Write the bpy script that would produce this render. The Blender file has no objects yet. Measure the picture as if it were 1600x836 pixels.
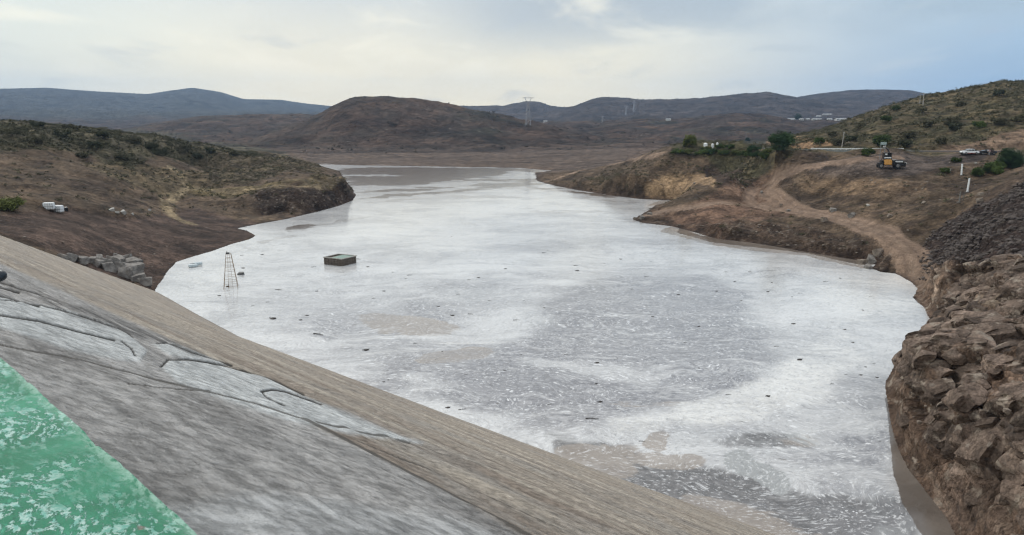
import bpy, bmesh, math, random
import numpy as np
from mathutils import Vector, Matrix
R = math.radians
rng = np.random.default_rng(7)
random.seed(7)
scene = bpy.context.scene
COL = scene.collection

# ------------------------------------------------------------------ camera
H = 25.0                 # eye height above the water (m)
F = 1101.0               # focal length in photo pixels (1600 wide)
HAZE = 0.95e-4             # density of the air
PITCH = R(11.2)
cam = bpy.data.cameras.new('camera'); camo = bpy.data.objects.new('camera', cam); COL.objects.link(camo)
cam.sensor_width = 36; cam.lens = 36*F/1600; cam.clip_start = 0.1; cam.clip_end = 30000
camo.location = (0, 0, H); camo.rotation_euler = (R(90)-PITCH, 0, 0)
scene.camera = camo

# ------------------------------------------------------------------ world and light (bright overcast)
SUN_EL, SUN_AZ = R(38), R(-25)       # azimuth measured from +Y towards +X
world = bpy.data.worlds.new('World'); scene.world = world; world.use_nodes = True
wn = world.node_tree; wn.nodes.clear()
sun = bpy.data.lights.new('sun', 'SUN'); suno = bpy.data.objects.new('sun', sun); COL.objects.link(suno)
sun.energy = 1.0; sun.angle = R(22); sun.color = (1, .95, .88)
sd = Vector((math.sin(SUN_AZ)*math.cos(SUN_EL), math.cos(SUN_AZ)*math.cos(SUN_EL), math.sin(SUN_EL)))
suno.rotation_euler = sd.to_track_quat('Z', 'Y').to_euler()
scene.view_settings.view_transform = 'Standard'; scene.view_settings.look = 'None'
scene.view_settings.exposure = 0.12; scene.view_settings.gamma = 1
scene.view_settings.use_curve_mapping = False
scene.cycles.max_bounces = 5; scene.cycles.diffuse_bounces = 2; scene.cycles.volume_bounces = 0
scene.cycles.transparent_max_bounces = 8
scene.cycles.use_denoising = True; scene.cycles.denoising_input_passes = 'RGB'; scene.cycles.pixel_filter_type = 'BLACKMAN_HARRIS'; scene.cycles.filter_width = 1.3

class NT:
    """small helper for node graphs"""
    def __init__(s, tree): s.t = tree
    def n(s, typ, inp=None, **kw):
        nd = s.t.nodes.new(typ)
        for k, v in kw.items(): setattr(nd, k, v)
        for k, v in (inp or {}).items():
            if isinstance(v, bpy.types.NodeSocket): s.t.links.new(v, nd.inputs[k])
            else: nd.inputs[k].default_value = v
        return nd
    def math(s, op, a, b=0.0, c=0.0, clamp=False):
        nd = s.n('ShaderNodeMath', {0: a, 1: b, 2: c}, operation=op); nd.use_clamp = clamp; return nd.outputs[0]
    def vm(s, op, a, b=(0, 0, 0)):
        nd = s.n('ShaderNodeVectorMath', operation=op)
        for i, v in enumerate((a, b)):
            if isinstance(v, bpy.types.NodeSocket): s.t.links.new(v, nd.inputs[i])
            else: nd.inputs[i].default_value = v
        return nd.outputs['Value'] if op in ('DOT_PRODUCT', 'LENGTH') else nd.outputs['Vector']
    def mix(s, f, a, b, blend='MIX'):
        nd = s.t.nodes.new('ShaderNodeMix'); nd.data_type = 'RGBA'; nd.blend_type = blend; nd.clamp_factor = True
        for k, v in ((0, f), (6, a), (7, b)):
            if isinstance(v, bpy.types.NodeSocket): s.t.links.new(v, nd.inputs[k])
            else: nd.inputs[k].default_value = (*v, 1) if k > 0 and len(v) == 3 else v
        return nd.outputs[2]
    def noise(s, vec, scale, detail=6, rough=.55, dist=0.0):
        return s.n('ShaderNodeTexNoise', {'Vector': vec, 'Scale': scale, 'Detail': detail, 'Roughness': rough, 'Distortion': dist}).outputs['Fac']
    def ss(s, x, a, b, lo=0.0, hi=1.0):
        nd = s.n('ShaderNodeMapRange', {0: x, 1: a, 2: b, 3: lo, 4: hi}, interpolation_type='SMOOTHSTEP'); return nd.outputs[0]
    def scalev(s, vec, v): return s.n('ShaderNodeMapping', {'Vector': vec, 'Scale': v}).outputs[0]

g = NT(wn)
wout = g.n('ShaderNodeOutputWorld'); bgA = g.n('ShaderNodeBackground'); bgB = g.n('ShaderNodeBackground')
sky = g.n('ShaderNodeTexSky'); sky.sky_type = 'NISHITA'; sky.sun_disc = False
sky.sun_elevation = SUN_EL; sky.sun_rotation = SUN_AZ; sky.air_density = 1.2; sky.dust_density = 2.0
wn.links.new(sky.outputs[0], bgA.inputs[0]); bgA.inputs[1].default_value = 0.10
dirv = g.vm('NORMALIZE', g.n('ShaderNodeTexCoord').outputs['Generated'])
sep = g.n('ShaderNodeSeparateXYZ', {0: dirv})
# cloud sheet seen in perspective: project the direction on a plane overhead
zc = g.math('ADD', g.math('MAXIMUM', sep.outputs[2], 0.0), 0.12)
cp = g.n('ShaderNodeCombineXYZ', {0: g.math('DIVIDE', sep.outputs[0], zc), 1: g.math('DIVIDE', sep.outputs[1], zc), 2: 0.0}).outputs[0]
n1 = g.noise(g.vm('ADD', cp, (3.1, 1.7, 0)), 0.55, 5, .5, .5)
n2 = g.noise(g.vm('ADD', g.scalev(cp, (1, .55, 1)), (9.3, 4.2, 0)), 1.5, 6, .55, .4)
# brightest, creamy cloud low in the middle left; grey banks high in the middle; blue at the right
az_r = g.ss(sep.outputs[0], 0.05, 0.62)
az_l = g.ss(sep.outputs[0], -0.25, -0.65)
hi = g.ss(sep.outputs[2], 0.03, 0.20)
warm = g.mix(g.math('MULTIPLY', az_l, .8), (1.36, 1.19, 0.80), (0.95, 0.98, 0.85))
low = g.mix(az_r, warm, (0.40, 0.60, 0.82))
top = g.mix(az_r, g.mix(az_l, (0.64, 0.68, 0.67), (.80, .87, .79)), (0.53, 0.63, 0.70))
base = g.mix(hi, low, top)
gate = g.math('ADD', g.math('MULTIPLY', g.math('MULTIPLY', g.ss(sep.outputs[2], .07, .17), g.ss(sep.outputs[0], -.16, .04)), .9), .12)
grey = g.mix(g.math('MULTIPLY', gate, g.ss(n1, .36, .58)), base, g.mix(az_r, (0.50, .545, .56), (.42, .53, .61)))
grey = g.mix(g.math('MULTIPLY', hi, 0.0), grey, grey)
cl = g.mix(g.math('MULTIPLY', g.ss(n2, .5, .72), .55), grey, g.mix(az_r, (1.25, 1.15, .88), (.66, .75, .80)))
cl = g.mix(g.math('MULTIPLY', g.ss(n2, .46, .30), .35), cl, (.52, .57, .60))
# zenith a bit brighter: even overcast light from above
cl = g.mix(g.ss(sep.outputs[2], .3, .8), cl, (.95, .97, 1.0))
wn.links.new(cl, bgB.inputs[0]); bgB.inputs[1].default_value = 1.08
mx = g.n('ShaderNodeMixShader', {0: 0.90, 1: bgA.outputs[0], 2: bgB.outputs[0]})
wn.links.new(mx.outputs[0], wout.inputs[0])

# ------------------------------------------------------------------ picking points: photo pixel + known height or distance -> world point
CP, SP = math.cos(PITCH), math.sin(PITCH)
def ray(px, py):
    x = (px-800)/F; y = -(py-418)/F
    return np.array([x, CP+SP*y, -SP+CP*y])
def atz(px, py, z):
    d = ray(px, py); t = (z-H)/d[2]; return d*t+np.array([0, 0, H])
def atd(px, py, D):
    d = ray(px, py); return d*D+np.array([0, 0, H])
def depth(q): return q[1]*CP-(q[2]-H)*SP
def project(x, y, z):
    z = z-H; dep = y*CP-z*SP; dep = np.where(dep < .05, .05, dep); v = y*SP+z*CP
    return 800+F*x/dep, 418-F*v/dep

# ------------------------------------------------------------------ numpy noise
_p = rng.permutation(256); _p = np.concatenate([_p, _p, _p])
_gr = rng.normal(size=(256, 3)).astype(np.float32); _gr /= np.linalg.norm(_gr, axis=1)[:, None]
def perlin(x, y, z=0.0):
    x = np.asarray(x, np.float32); y = np.asarray(y, np.float32); z = np.zeros_like(x)+np.float32(z) if np.isscalar(z) else np.asarray(z, np.float32)
    xi = np.floor(x).astype(np.int64); yi = np.floor(y).astype(np.int64); zi = np.floor(z).astype(np.int64)
    xf = x-xi; yf = y-yi; zf = z-zi; xi &= 255; yi &= 255; zi &= 255
    u = xf**3*(xf*(xf*6-15)+10); v = yf**3*(yf*(yf*6-15)+10); w = zf**3*(zf*(zf*6-15)+10)
    def gd(ix, iy, iz, fx, fy, fz):
        gg = _gr[_p[_p[_p[ix]+iy]+iz]]; return gg[..., 0]*fx+gg[..., 1]*fy+gg[..., 2]*fz
    def lerp(a, b, t): return a+(b-a)*t
    i1 = (xi+1) & 255; j1 = (yi+1) & 255; k1 = (zi+1) & 255
    a = lerp(lerp(gd(xi, yi, zi, xf, yf, zf), gd(i1, yi, zi, xf-1, yf, zf), u), lerp(gd(xi, j1, zi, xf, yf-1, zf), gd(i1, j1, zi, xf-1, yf-1, zf), u), v)
    b = lerp(lerp(gd(xi, yi, k1, xf, yf, zf-1), gd(i1, yi, k1, xf-1, yf, zf-1), u), lerp(gd(xi, j1, k1, xf, yf-1, zf-1), gd(i1, j1, k1, xf-1, yf-1, zf-1), u), v)
    return lerp(a, b, w)*1.5
def fbm(x, y, z=0.0, o=4, g_=.5):
    s = 0; a = 1; t = 0
    for i in range(o):
        f = 2.0**i; s = s+a*perlin(x*f+i*17.3, y*f+i*5.1, (z*f if not np.isscalar(z) else z+i*3.7)); t += a; a *= g_
    return s/t
def sstep(x, a, b):
    t = np.clip((x-a)/(b-a), 0, 1); return t*t*(3-2*t)
def sdpoly(X, Y, P):
    """signed distance to a closed polygon, positive inside"""
    P = np.asarray(P, float); d = np.full(X.shape, 1e18); ins = np.zeros(X.shape, bool)
    for i in range(len(P)):
        a = P[i]; b = P[(i+1) % len(P)]; e = b-a; wx = X-a[0]; wy = Y-a[1]
        t = np.clip((wx*e[0]+wy*e[1])/max(e@e, 1e-12), 0, 1)
        d = np.minimum(d, (wx-e[0]*t)**2+(wy-e[1]*t)**2)
        c = (a[1] > Y) != (b[1] > Y)
        with np.errstate(divide='ignore', invalid='ignore'):
            ins ^= c & (X < (b[0]-a[0])*(Y-a[1])/(b[1]-a[1]+1e-30)+a[0])
    return np.where(ins, 1, -1)*np.sqrt(d)
def sdline(X, Y, P):
    P = np.asarray(P, float); d = np.full(X.shape, 1e18)
    for i in range(len(P)-1):
        a = P[i]; e = P[i+1]-a; wx = X-a[0]; wy = Y-a[1]
        t = np.clip((wx*e[0]+wy*e[1])/max(e@e, 1e-12), 0, 1)
        d = np.minimum(d, (wx-e[0]*t)**2+(wy-e[1]*t)**2)
    return np.sqrt(d)

# ------------------------------------------------------------------ mesh helpers
def mesh_np(name, V, Fq, mats=(), smooth=True, parent=None):
    """one mesh object from numpy vertices and faces (n x 3 or n x 4)"""
    me = bpy.data.meshes.new(name); V = np.asarray(V, np.float32); Fq = np.asarray(Fq, np.int32)
    me.vertices.add(len(V)); me.vertices.foreach_set('co', V.ravel())
    k = Fq.shape[1]; me.loops.add(Fq.size); me.loops.foreach_set('vertex_index', Fq.ravel())
    me.polygons.add(len(Fq)); me.polygons.foreach_set('loop_start', np.arange(0, Fq.size, k, dtype=np.int32))
    me.polygons.foreach_set('use_smooth', np.full(len(Fq), smooth))
    me.update(calc_edges=True)
    for m in mats: me.materials.append(m)
    o = bpy.data.objects.new(name, me); COL.objects.link(o)
    if parent: o.parent = parent
    return o
def vattr(me, name, val, kind='FLOAT'):
    a = me.attributes.new(name, kind, 'POINT')
    if kind == 'FLOAT': a.data.foreach_set('value', np.asarray(val, np.float32).ravel())
    else:
        c = np.ones((len(val), 4), np.float32); c[:, :3] = val; a.data.foreach_set('color', c.ravel())
def tag(o, label=None, cat=None, group=None, kind=None):
    if label: o['label'] = label
    if cat: o['category'] = cat
    if group: o['group'] = group
    if kind: o['kind'] = kind
    return o

# ------------------------------------------------------------------ materials
def mat(name, col, rough=.8, var=.25, scale=3.0, metal=0.0, bump=0.0, col2=None, spec=.3):
    m = bpy.data.materials.new(name); m.use_nodes = True; t = NT(m.node_tree); b = m.node_tree.nodes['Principled BSDF']
    co = t.n('ShaderNodeTexCoord').outputs['Object']
    n = t.noise(co, scale, 7, .62)
    c2 = col2 or tuple(c*(1-var*1.6) for c in col)
    c = t.mix(t.ss(n, .35, .65), col, c2)
    m.node_tree.links.new(c, b.inputs['Base Color'])
    b.inputs['Roughness'].default_value = rough; b.inputs['Metallic'].default_value = metal
    b.inputs['Specular IOR Level'].default_value = spec
    if bump:
        bp = t.n('ShaderNodeBump', {'Height': n, 'Strength': bump, 'Distance': .05}); m.node_tree.links.new(bp.outputs[0], b.inputs['Normal'])
    return m

def terrain_mat(name, fine=1.0, bumpd=.25, var=1.0, rockm=False):
    m = bpy.data.materials.new(name); m.use_nodes = True; t = NT(m.node_tree); L = m.node_tree.links; b = m.node_tree.nodes['Principled BSDF']
    P = t.n('ShaderNodeNewGeometry').outputs['Position']
    at = t.n('ShaderNodeAttribute', attribute_name='Col').outputs['Color']
    rk = t.n('ShaderNodeAttribute', attribute_name='rk').outputs['Fac']
    a = t.noise(P, .22*fine, 10, .66); c = t.noise(t.scalev(P, (1, 1, 1.6)), 1.1*fine, 8, .68, 0.0)
    vor = t.n('ShaderNodeTexVoronoi', {'Vector': t.vm('ADD', P, t.vm('SCALE', P, (0, 0, 0))), 'Scale': .9*fine}, feature='DISTANCE_TO_EDGE')
    d_ = t.noise(t.scalev(P, (.5, 1, 3)), .10*fine, 6, .6, 0.0)
    v = t.math('MULTIPLY', t.math('MULTIPLY', t.ss(a, .34, .66, .50, 1.55), t.ss(c, .33, .67, .55, 1.5)), t.ss(d_, .35, .65, .75, 1.25))
    v = t.math('ADD', t.math('MULTIPLY', t.math('SUBTRACT', v, 1.0), var), 1.0)
    hf = t.noise(P, 4.5*fine, 5, .75); v = t.math('MULTIPLY', v, t.ss(hf, .38, .62, .62, 1.36))
    colr = t.mix(1.0, at, t.n('ShaderNodeCombineColor', {0: v, 1: v, 2: v}).outputs[0], 'MULTIPLY')
    # pale stones scattered in the soil
    vs = t.n('ShaderNodeTexVoronoi', {'Vector': P, 'Scale': .75*fine, 'Randomness': 1.0})
    st = t.math('MULTIPLY', t.ss(vs.outputs['Distance'], .16, .08), t.ss(t.n('ShaderNodeSeparateColor', {0: vs.outputs['Color']}).outputs[0], .80, .84))
    colr = t.mix(t.math('MULTIPLY', st, .55), colr, (.36, .32, .27))
    # rust and pale veins in rock
    rv = t.noise(t.scalev(P, (.8, .8, 1.8)), .55, 9, .66, 0.0)
    colr = t.mix(t.math('MULTIPLY', rk, t.ss(rv, .54, .66)), colr, (.36, .30, .24) if rockm else (.28, .225, .175))
    colr = t.mix(t.math('MULTIPLY', t.math('MULTIPLY', rk, .8), t.ss(rv, .40, .30)), colr, (.085, .072, .066))
    L.new(colr, b.inputs['Base Color']); b.inputs['Roughness'].default_value = .9; b.inputs['Specular IOR Level'].default_value = .15
    ng = t.math('ADD', t.math('ADD', t.math('MULTIPLY', c, 1.2), t.math('MULTIPLY', a, 2.0)), t.math('MULTIPLY', t.math('MULTIPLY', rk, t.ss(t.noise(P, 1.1, 8, .62, 0.0), .3, .7)), 1.6))
    bp = t.n('ShaderNodeBump', {'Height': ng, 'Strength': 1.0, 'Distance': bumpd}); L.new(bp.outputs[0], b.inputs['Normal'])
    return m
M_GROUND = terrain_mat('soil_and_rock', 1.0, .45)
M_FAR = terrain_mat('far_hillside', .12, 3.0)
M_ROAD = terrain_mat('dirt_road', 1.4, .08, .45)
M_ROCK = terrain_mat('bare_rock', 1.0, .10, .75, True)
M_ASPH = mat('asphalt', (.14, .135, .13), .9, .2, 2.0)

# ------------------------------------------------------------------ reservoir outline (all at water level)
shore_px = [(243,455),(247,445),(262,425),(275,410),(300,402),(330,393),(360,382),(390,374),(398,368),(385,360),(370,357),(400,351),
 (450,342),(500,330),(535,320),(552,313),(557,305),(545,288),(500,270),(470,262),(478,256.5),(520,257.3),(560,258.5),(620,259.5),(690,260.5),(760,262),(810,262.5),(842,264.5),(862,266.5),(836,269.5),(838,283),(870,291),(930,302),(1000,311),(1045,313),(1062,316),(1050,321),(1025,321),(1010,330),
 (988,343),(1005,349),(1050,354),(1080,362),(1120,373),(1180,380),(1250,392),(1310,402),(1350,408),(1368,413),(1362,420),(1375,425),
 (1400,428),(1424,440),(1432,450),(1426,465),(1442,480),(1452,498),(1428,525),(1396,570),(1384,600),(1386,630),(1392,665),(1402,700),(1420,735),
 (1445,765),(1480,808),(1500,850),(1590,1010)]
shore = [tuple(atz(px, py, 0)[:2]) for px, py in shore_px]
Wpx = [(243,455),(320,498),(400,540),(470,568),(550,597),(620,625),(700,655),(775,680),(850,704),(925,732),(1000,760),(1100,795),(1200,832)]
Wl = [atz(px, py, 0) for px, py in Wpx]+[np.array([30., 28.5, 0]), np.array([50., 11., 0])]
shore += [(36, 16), (20, 12), (-2, 30), (-20, 50), (-48, 88)]
mud_px = [(540,273),(560,266.5),(600,265),(680,265),(740,266.5),(780,271),(755,276),(700,281),(650,285),(600,290),(560,289),(548,283)]
mud = [tuple(atz(px, py, 0)[:2]) for px, py in mud_px]
ed = np.array([.73, -.683]); en = np.array([.683, .73])          # along the dam crest, and out over the water
C0 = np.array([-2.33, 3.07])                                      # a point of the parapet's outer edge
crestL = np.array([-66., 62.5, 23.8]); crestR = np.array([*(C0+ed*34), 23.8])
dam_poly = [tuple(p[:2]) for p in Wl]+[(26, -40), (-20, -14), (-76, 44), tuple(crestL[:2])]

# ------------------------------------------------------------------ terrain: polar grid around the dam crest
def steps(a, b, k): return np.exp(np.arange(np.log(a), np.log(b), k))
rr = np.concatenate([steps(14, 34, .02), steps(34, 120, .0032), steps(120, 330, .0046), steps(330, 800, .0062), steps(800, 7600, .013)])
az = np.radians(np.concatenate([np.linspace(-76, -41, 60, endpoint=False), np.linspace(-41, 41, 1030, endpoint=False), np.linspace(41, 76, 60)]))
AZ, RR = np.meshgrid(az, rr); LR = np.log(RR)                     # rows = range
X = RR*np.sin(AZ); Y = RR*np.cos(AZ)

cps = []   # (x, y, z)
def cz(*pts):
    for px, py, z in pts: cps.append(atz(px, py, z))
def cd(*pts):
    for px, py, D in pts: cps.append(atd(px, py, D))
def cw(*pts):
    for px, D, z in pts:
        d = ray(px, 200); p = d*D/math.hypot(d[0], d[1]); cps.append(np.array([p[0], p[1], z]))
for p in shore[::2]: cps.append(np.array([p[0], p[1], 0.]))
# left bank
cz((243,452,.4),(180,434,2.2),(120,411,5.0),(60,393,7.8),(0,374,10.6),(100,360,8),(200,350,5),(300,360,2),(350,362,.8),(200,400,2.6),(100,385,6.5),(0,350,9.6),
   (150,418,3.6),(210,430,1.4),(0,320,11),(0,280,14),(0,240,18),(80,328,9),(150,300,9),(250,320,4),(280,290,7),(350,320,3),(400,330,1.5),(350,300,5),(420,297,6),(480,289,7.2),(545,281,7.4),
   (548,290,5.5),(500,276,8.3),(430,264,9.2),(350,275,8.5),(300,262,9.5))
cd((0,190,255),(100,197,265),(200,206,275),(270,217,285),(330,228,300),(400,237,325),(100,240,215),(200,250,230),(270,250,250),(100,280,175),
   (400,243,310),(330,249,290),(470,257,300),(450,243,320),(-150,200,230),(-300,230,170))
cw((0,330,20),(100,360,17),(200,380,14),(330,400,9),(450,400,4),(450,500,3),(200,560,8),(0,560,14),(100,700,8),(350,700,5),(-300,500,20))
cps += [np.array(v) for v in [(-85., 85, 14), (-80, 62, 20), (-90, 55, 24.5), (-110, 90, 20), (-120, 60, 26), (-66, 60, 22.3), (-150, 40, 30), (-64, 74, 16.5)]]
# far end of the lake and mud flats
cz((560,250,.5),(650,252,.45),(750,255,.6),(600,245,1),(700,244,1.2),(800,250,1.3),(480,248,.8),(850,262,1.5),(900,250,3),(850,240,3),(930,262,5),(760,246,1))
cw((600,700,4),(700,700,4),(800,700,4),(900,700,6),(1000,700,9),(1100,700,10),(500,700,5))
# right bank
cz((900,290,2.5),(960,275,7),(1000,262,11),(1050,245,14.5),(1000,290,4.5),(1060,287,5.5),(1100,270,10),(1010,303,2.2),(1060,306,1.6),(1090,278,9),(1110,300,3.4),(1040,304,2.0),(1160,290,8),
   (1150,252,15.2),(1150,305,5.0),(1200,290,8),(1170,318,4.2),(1230,325,4.2),(1050,330,2.4),(1000,338,1.0),(1100,335,3),(1150,345,3.4),(1250,340,4),(1200,350,3.2),(1150,362,2.0),
   (1300,380,2.5),(1350,360,4),(1400,385,3.6),(1420,400,2.6),(1370,374,4),(1330,372,4.2),(1428,430,.7),(1300,300,9),(1400,300,10.5),(1350,330,6.5),(1400,350,6),(1300,265,14),(1250,285,10.5),
   (1388,262,15.0),(1340,250,16.7),(1450,255,15.7),(1450,300,11),(1440,330,8),(1500,320,10),(1450,375,4.5),(1500,400,6.5),(1450,420,3.0),(1520,460,5),(1480,490,1.6),(1460,465,2.6),
   (1525,240,17.6),(1430,240,17.8),(1600,330,12.9),(1600,290,15))
cd((1218,247,212),(1150,226,260),(1100,222,300),(1060,228,290),(1300,238,213),(1240,238,220),(1400,238,207),(1600,239,202),(1560,270,165),(1600,260,172),(1600,380,88),(1600,460,70),(1560,425,84),(1700,380,90),
   (1700,240,200),(1900,240,195),(1600,350,98),(1750,470,60))
cw((1100,400,9),(1000,400,5),(1180,330,14),(1200,450,12),(1300,330,20),(1400,330,22),(1600,300,24),(1900,300,28),(1240,245,18.2),(1320,240,18.3),(1400,232,18.4),(1500,228,18.5),(1600,226,18.6))
# rock buttress at the right
cz((1374,563,4.6),(1430,560,6.2),(1400,534,5.4),(1440,530,6.4),(1500,520,7),(1600,520,9),(1430,640,4.6),(1500,640,6.5),(1600,640,8.5),(1460,735,2.6),(1520,740,5),(1600,740,7),(1600,836,5),
   (1540,836,3),(1500,490,5.6),(1560,495,7.6),(1450,690,3.9),(1700,600,11),(1700,836,8))
cps += [np.array(v) for v in [(45., 15, 12), (60, 30, 14), (55, 45, 13), (80, 20, 24), (100, 50, 26), (60, 0, 22), (110, 100, 24), (130, 140, 25), (50, 5, 14)]]
# open water keeps the fit low
cz(*[(px, py, -2) for px, py in [(600,330),(800,320),(900,360),(700,400),(450,420),(600,500),(900,450),(1200,450),(1000,550),(1300,500),(1250,600),(850,600),(1100,680),(1300,700)]])
cps = np.array(cps)
cps[:, 2] = np.clip(cps[:, 2], -3, 60)
ca = np.arctan2(cps[:, 0], cps[:, 1]); cl_ = np.log(np.hypot(cps[:, 0], cps[:, 1])); S_ = .55   # radial squeeze
def ker(d2): return np.sqrt(d2+.012**2)
K = ker((ca[:, None]-ca)**2+((cl_[:, None]-cl_)*S_)**2)-1.0*0
n_ = len(cps); A = np.zeros((n_+3, n_+3)); A[:n_, :n_] = -K - np.eye(n_)*-.004; A[:n_, n_] = 1; A[:n_, n_+1] = ca; A[:n_, n_+2] = cl_; A[n_:, :n_] = A[:n_, n_:].T
wgt = np.linalg.solve(A, np.concatenate([cps[:, 2], [0, 0, 0]]))
near = RR[:, 0] < 900
NR = int(near.sum()); Z0 = np.zeros_like(X)
an, ln_ = AZ[:NR].astype(np.float32), LR[:NR].astype(np.float32)
acc = wgt[n_]+wgt[n_+1]*an+wgt[n_+2]*ln_
for i in range(n_):
    acc = acc-np.float32(wgt[i])*np.sqrt((an-np.float32(ca[i]))**2+((ln_-np.float32(cl_[i]))*np.float32(S_))**2+np.float32(.012**2))
fade = sstep(RR, 520, 860)
Z0[:NR] = np.clip(acc, -3, 45)
farbase = 6+8*fbm(X/260, Y/260, 2.2, 3)
Z0 = Z0*(1-fade)+farbase*fade

# ridges behind one another: crest drawn through photo points at a stated distance
def ridge(crest, D, foot, base, back=None, pw=1.0, jag=1.0, zone=None):
    global Z0
    pa = []; pz = []
    for px, py in crest:
        d = ray(px, py); pa.append(math.atan2(d[0], d[1])); pz.append(H+D*d[2]/math.hypot(d[0], d[1]))
    a_ = np.linspace(-1.4, 1.4, 2400); z_ = np.interp(a_, pa, pz)
    k = np.hanning(13); k /= k.sum(); z_ = np.convolve(np.pad(z_, 6, 'edge'), k, 'valid')
    zc_ = np.interp(AZ, a_, z_)
    wob = 1+.10*fbm(X/(D*.22), Y/(D*.22), D*.01, 2)
    Dw = D; ft = foot*wob
    t = np.clip((RR-ft)/(Dw-ft), 0, 1); fr = (t*t*(3-2*t))*.5+t*.5
    fr = fr**pw
    bk = back or (D-foot)*.9
    tb = np.clip(1-(RR-Dw)/bk, 0, 1); tb = tb*tb*(3-2*tb)
    f = np.where(RR < Dw, fr, tb)
    gul = fbm(X/(D*.05), Y/(D*.05), D*.013, 5)*(D*.012)*jag*np.sin(np.pi*np.clip(f, 0, 1))**.7
    zr = base+(zc_-base)*f+gul*(zc_-base > 2)
    zr = np.where((f > 0) & (zc_ > base), zr, -99)
    Z0 = np.maximum(Z0, zr)
RH = [(1150,236),(1190,226),(1215,219),(1240,213),(1300,197),(1350,180),(1400,162),(1450,149),(1500,140),(1545,130),(1560,125),(1600,123),(1700,110),(1900,100),(2400,90)]
ridge(RH, 430, 226, 18.0, 200, 1.0, .55)
ridge([(330,240),(380,224),(420,209),(480,189),(520,166),(545,156),(570,153),(600,152),(640,154),(700,163),(760,176),(850,197),(930,214),(1000,226),(1060,236)], 930, 690, 3, 500, .8, .55)
ridge([(-200,215),(100,214),(180,205),(250,192),(330,182),(400,180),(470,180),(520,182),(600,190)], 1500, 900, 4, 700, 1, .5)
ridge([(-400,150),(-200,140),(0,139),(40,138),(75,137),(150,143),(230,147),(262,142),(300,137),(345,144),(380,155),(440,156),(480,162),(520,166),(600,178),(700,190)], 5600, 2600, 10, 1500, 1, .55)
ridge([(780,215),(850,206),(920,198),(960,190),(1000,188),(1080,186),(1130,179),(1170,178),(1200,181),(1250,191),(1310,205),(1400,215)], 1350, 800, 4, 600, .9, .5)
ridge([(860,203),(900,196),(941,192),(990,180),(1050,183),(1120,180),(1180,186),(1220,188),(1340,189),(1500,190)], 1900, 1350, 6, 500, 1, .4)
ridge([(560,185),(700,165),(740,166),(790,165),(810,160),(825,158),(845,160),(862,166),(880,168),(905,166),(960,175),(1010,185)], 3200, 1900, 8, 900, 1, .6)
ridge([(800,190),(870,172),(905,163),(925,155),(940,152),(980,153),(1000,156),(1040,155),(1100,153),(1150,147),(1200,144),(1225,149),(1250,153),(1300,160),(1360,165)], 2700, 1700, 8, 900, 1, .6)
ridge([(1100,175),(1200,160),(1250,151),(1290,145),(1330,141),(1370,140),(1420,141),(1450,147),(1540,165)], 3600, 1800, 8, 900, 1, .5)

# ------------------------------------------------------------------ world-space region masks, picked on the bare terrain
def hit(px, py, rmin=18.0, Zs=None):
    """first point of the terrain along the sight line of a photo pixel -> (az, ln r)"""
    Zs = Z0 if Zs is None else Zs
    d = ray(px, py); a = math.atan2(d[0], d[1]); s = d[2]/math.hypot(d[0], d[1])
    j = int(np.clip(np.searchsorted(az, a), 1, len(az)-1)); f = (a-az[j-1])/(az[j]-az[j-1])
    zc2 = Zs[:, j-1]*(1-f)+Zs[:, j]*f
    zz = np.maximum(zc2, 0.0); below = (H+s*rr <= zz) & (rr > rmin)
    i = int(np.argmax(below)) if below.any() else len(rr)-1
    return a, rr[i]
def gp(px, py, rmin=18.0):
    a, r = hit(px, py, rmin); return np.array([r*math.sin(a), r*math.cos(a)])
wnoise = fbm(X/9, Y/9, 5.5, 4); wnoise2 = fbm(X/40, Y/40, 8.5, 4)
nz3 = fbm(X/2.2, Y/2.2, 3.3, 3)
def region(poly, soft=.006, wob=.010, rmin=18.0):
    P = [(a, math.log(r)*.5) for a, r in (hit(px, py, rmin) for px, py in poly)]
    s = sdpoly(AZ, LR*.5, P)
    return sstep(s+wob*wnoise, -soft, soft)
def track(line, w, rmin=18.0):
    P = [gp(px, py, rmin) for px, py in line]
    return sdline(X, Y, P)/w
ring = sdpoly(X, Y, shore);           # positive over water
ring = ring+np.clip(RR*.004, .15, 1.5)*wnoise*np.where(RR < 330, 1.0, 1.6)

rock = region([(1372,560),(1455,500),(1500,470),(1620,455),(1900,430),(1900,1100),(1500,1000),(1470,836),(1400,740),(1370,640)], .004, .004)
rock = np.maximum(rock, region([(1428,440),(1470,425),(1540,420),(1600,395),(1640,420),(1600,462),(1480,495),(1432,500)], .004, .006))
headl = region([(395,300),(480,285),(553,276),(562,312),(500,328),(400,332)], .012, .020)
mound = region([(310,252),(400,241),(460,243),(500,258),(500,272),(400,285),(330,285)], .003, .006)
spitrock = region([(985,345),(1010,325),(1060,345),(1150,345),(1250,352),(1330,368),(1375,385),(1372,415),(1250,396),(1080,368)], .003, .006)
cove = region([(1345,400),(1375,385),(1395,395),(1385,428),(1350,415)], .002, .004)
ptop = region([(300,288),(400,290),(480,284),(540,278),(552,283),(500,291),(420,297),(300,303)], .004, .006)
scree = region([(1440,385),(1480,350),(1540,320),(1600,290),(1700,250),(1750,420),(1600,430),(1500,440),(1432,440)], .004, .012)
rightslope = region([(880,285),(960,265),(1060,245),(1180,248),(1200,262),(1150,300),(1050,312),(930,303)], .004, .008)
tan_ = region([(1008,285),(1040,276),(1100,275),(1118,284),(1115,300),(1050,304),(1012,298)], .002, .006)
tan2 = region([(1240,285),(1290,278),(1400,280),(1450,285),(1460,300),(1360,305),(1270,300)], .004, .016)
red = region([(1040,345),(1090,320),(1130,325),(1170,330),(1150,345),(1120,370),(1060,360)], .003, .008)
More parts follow.
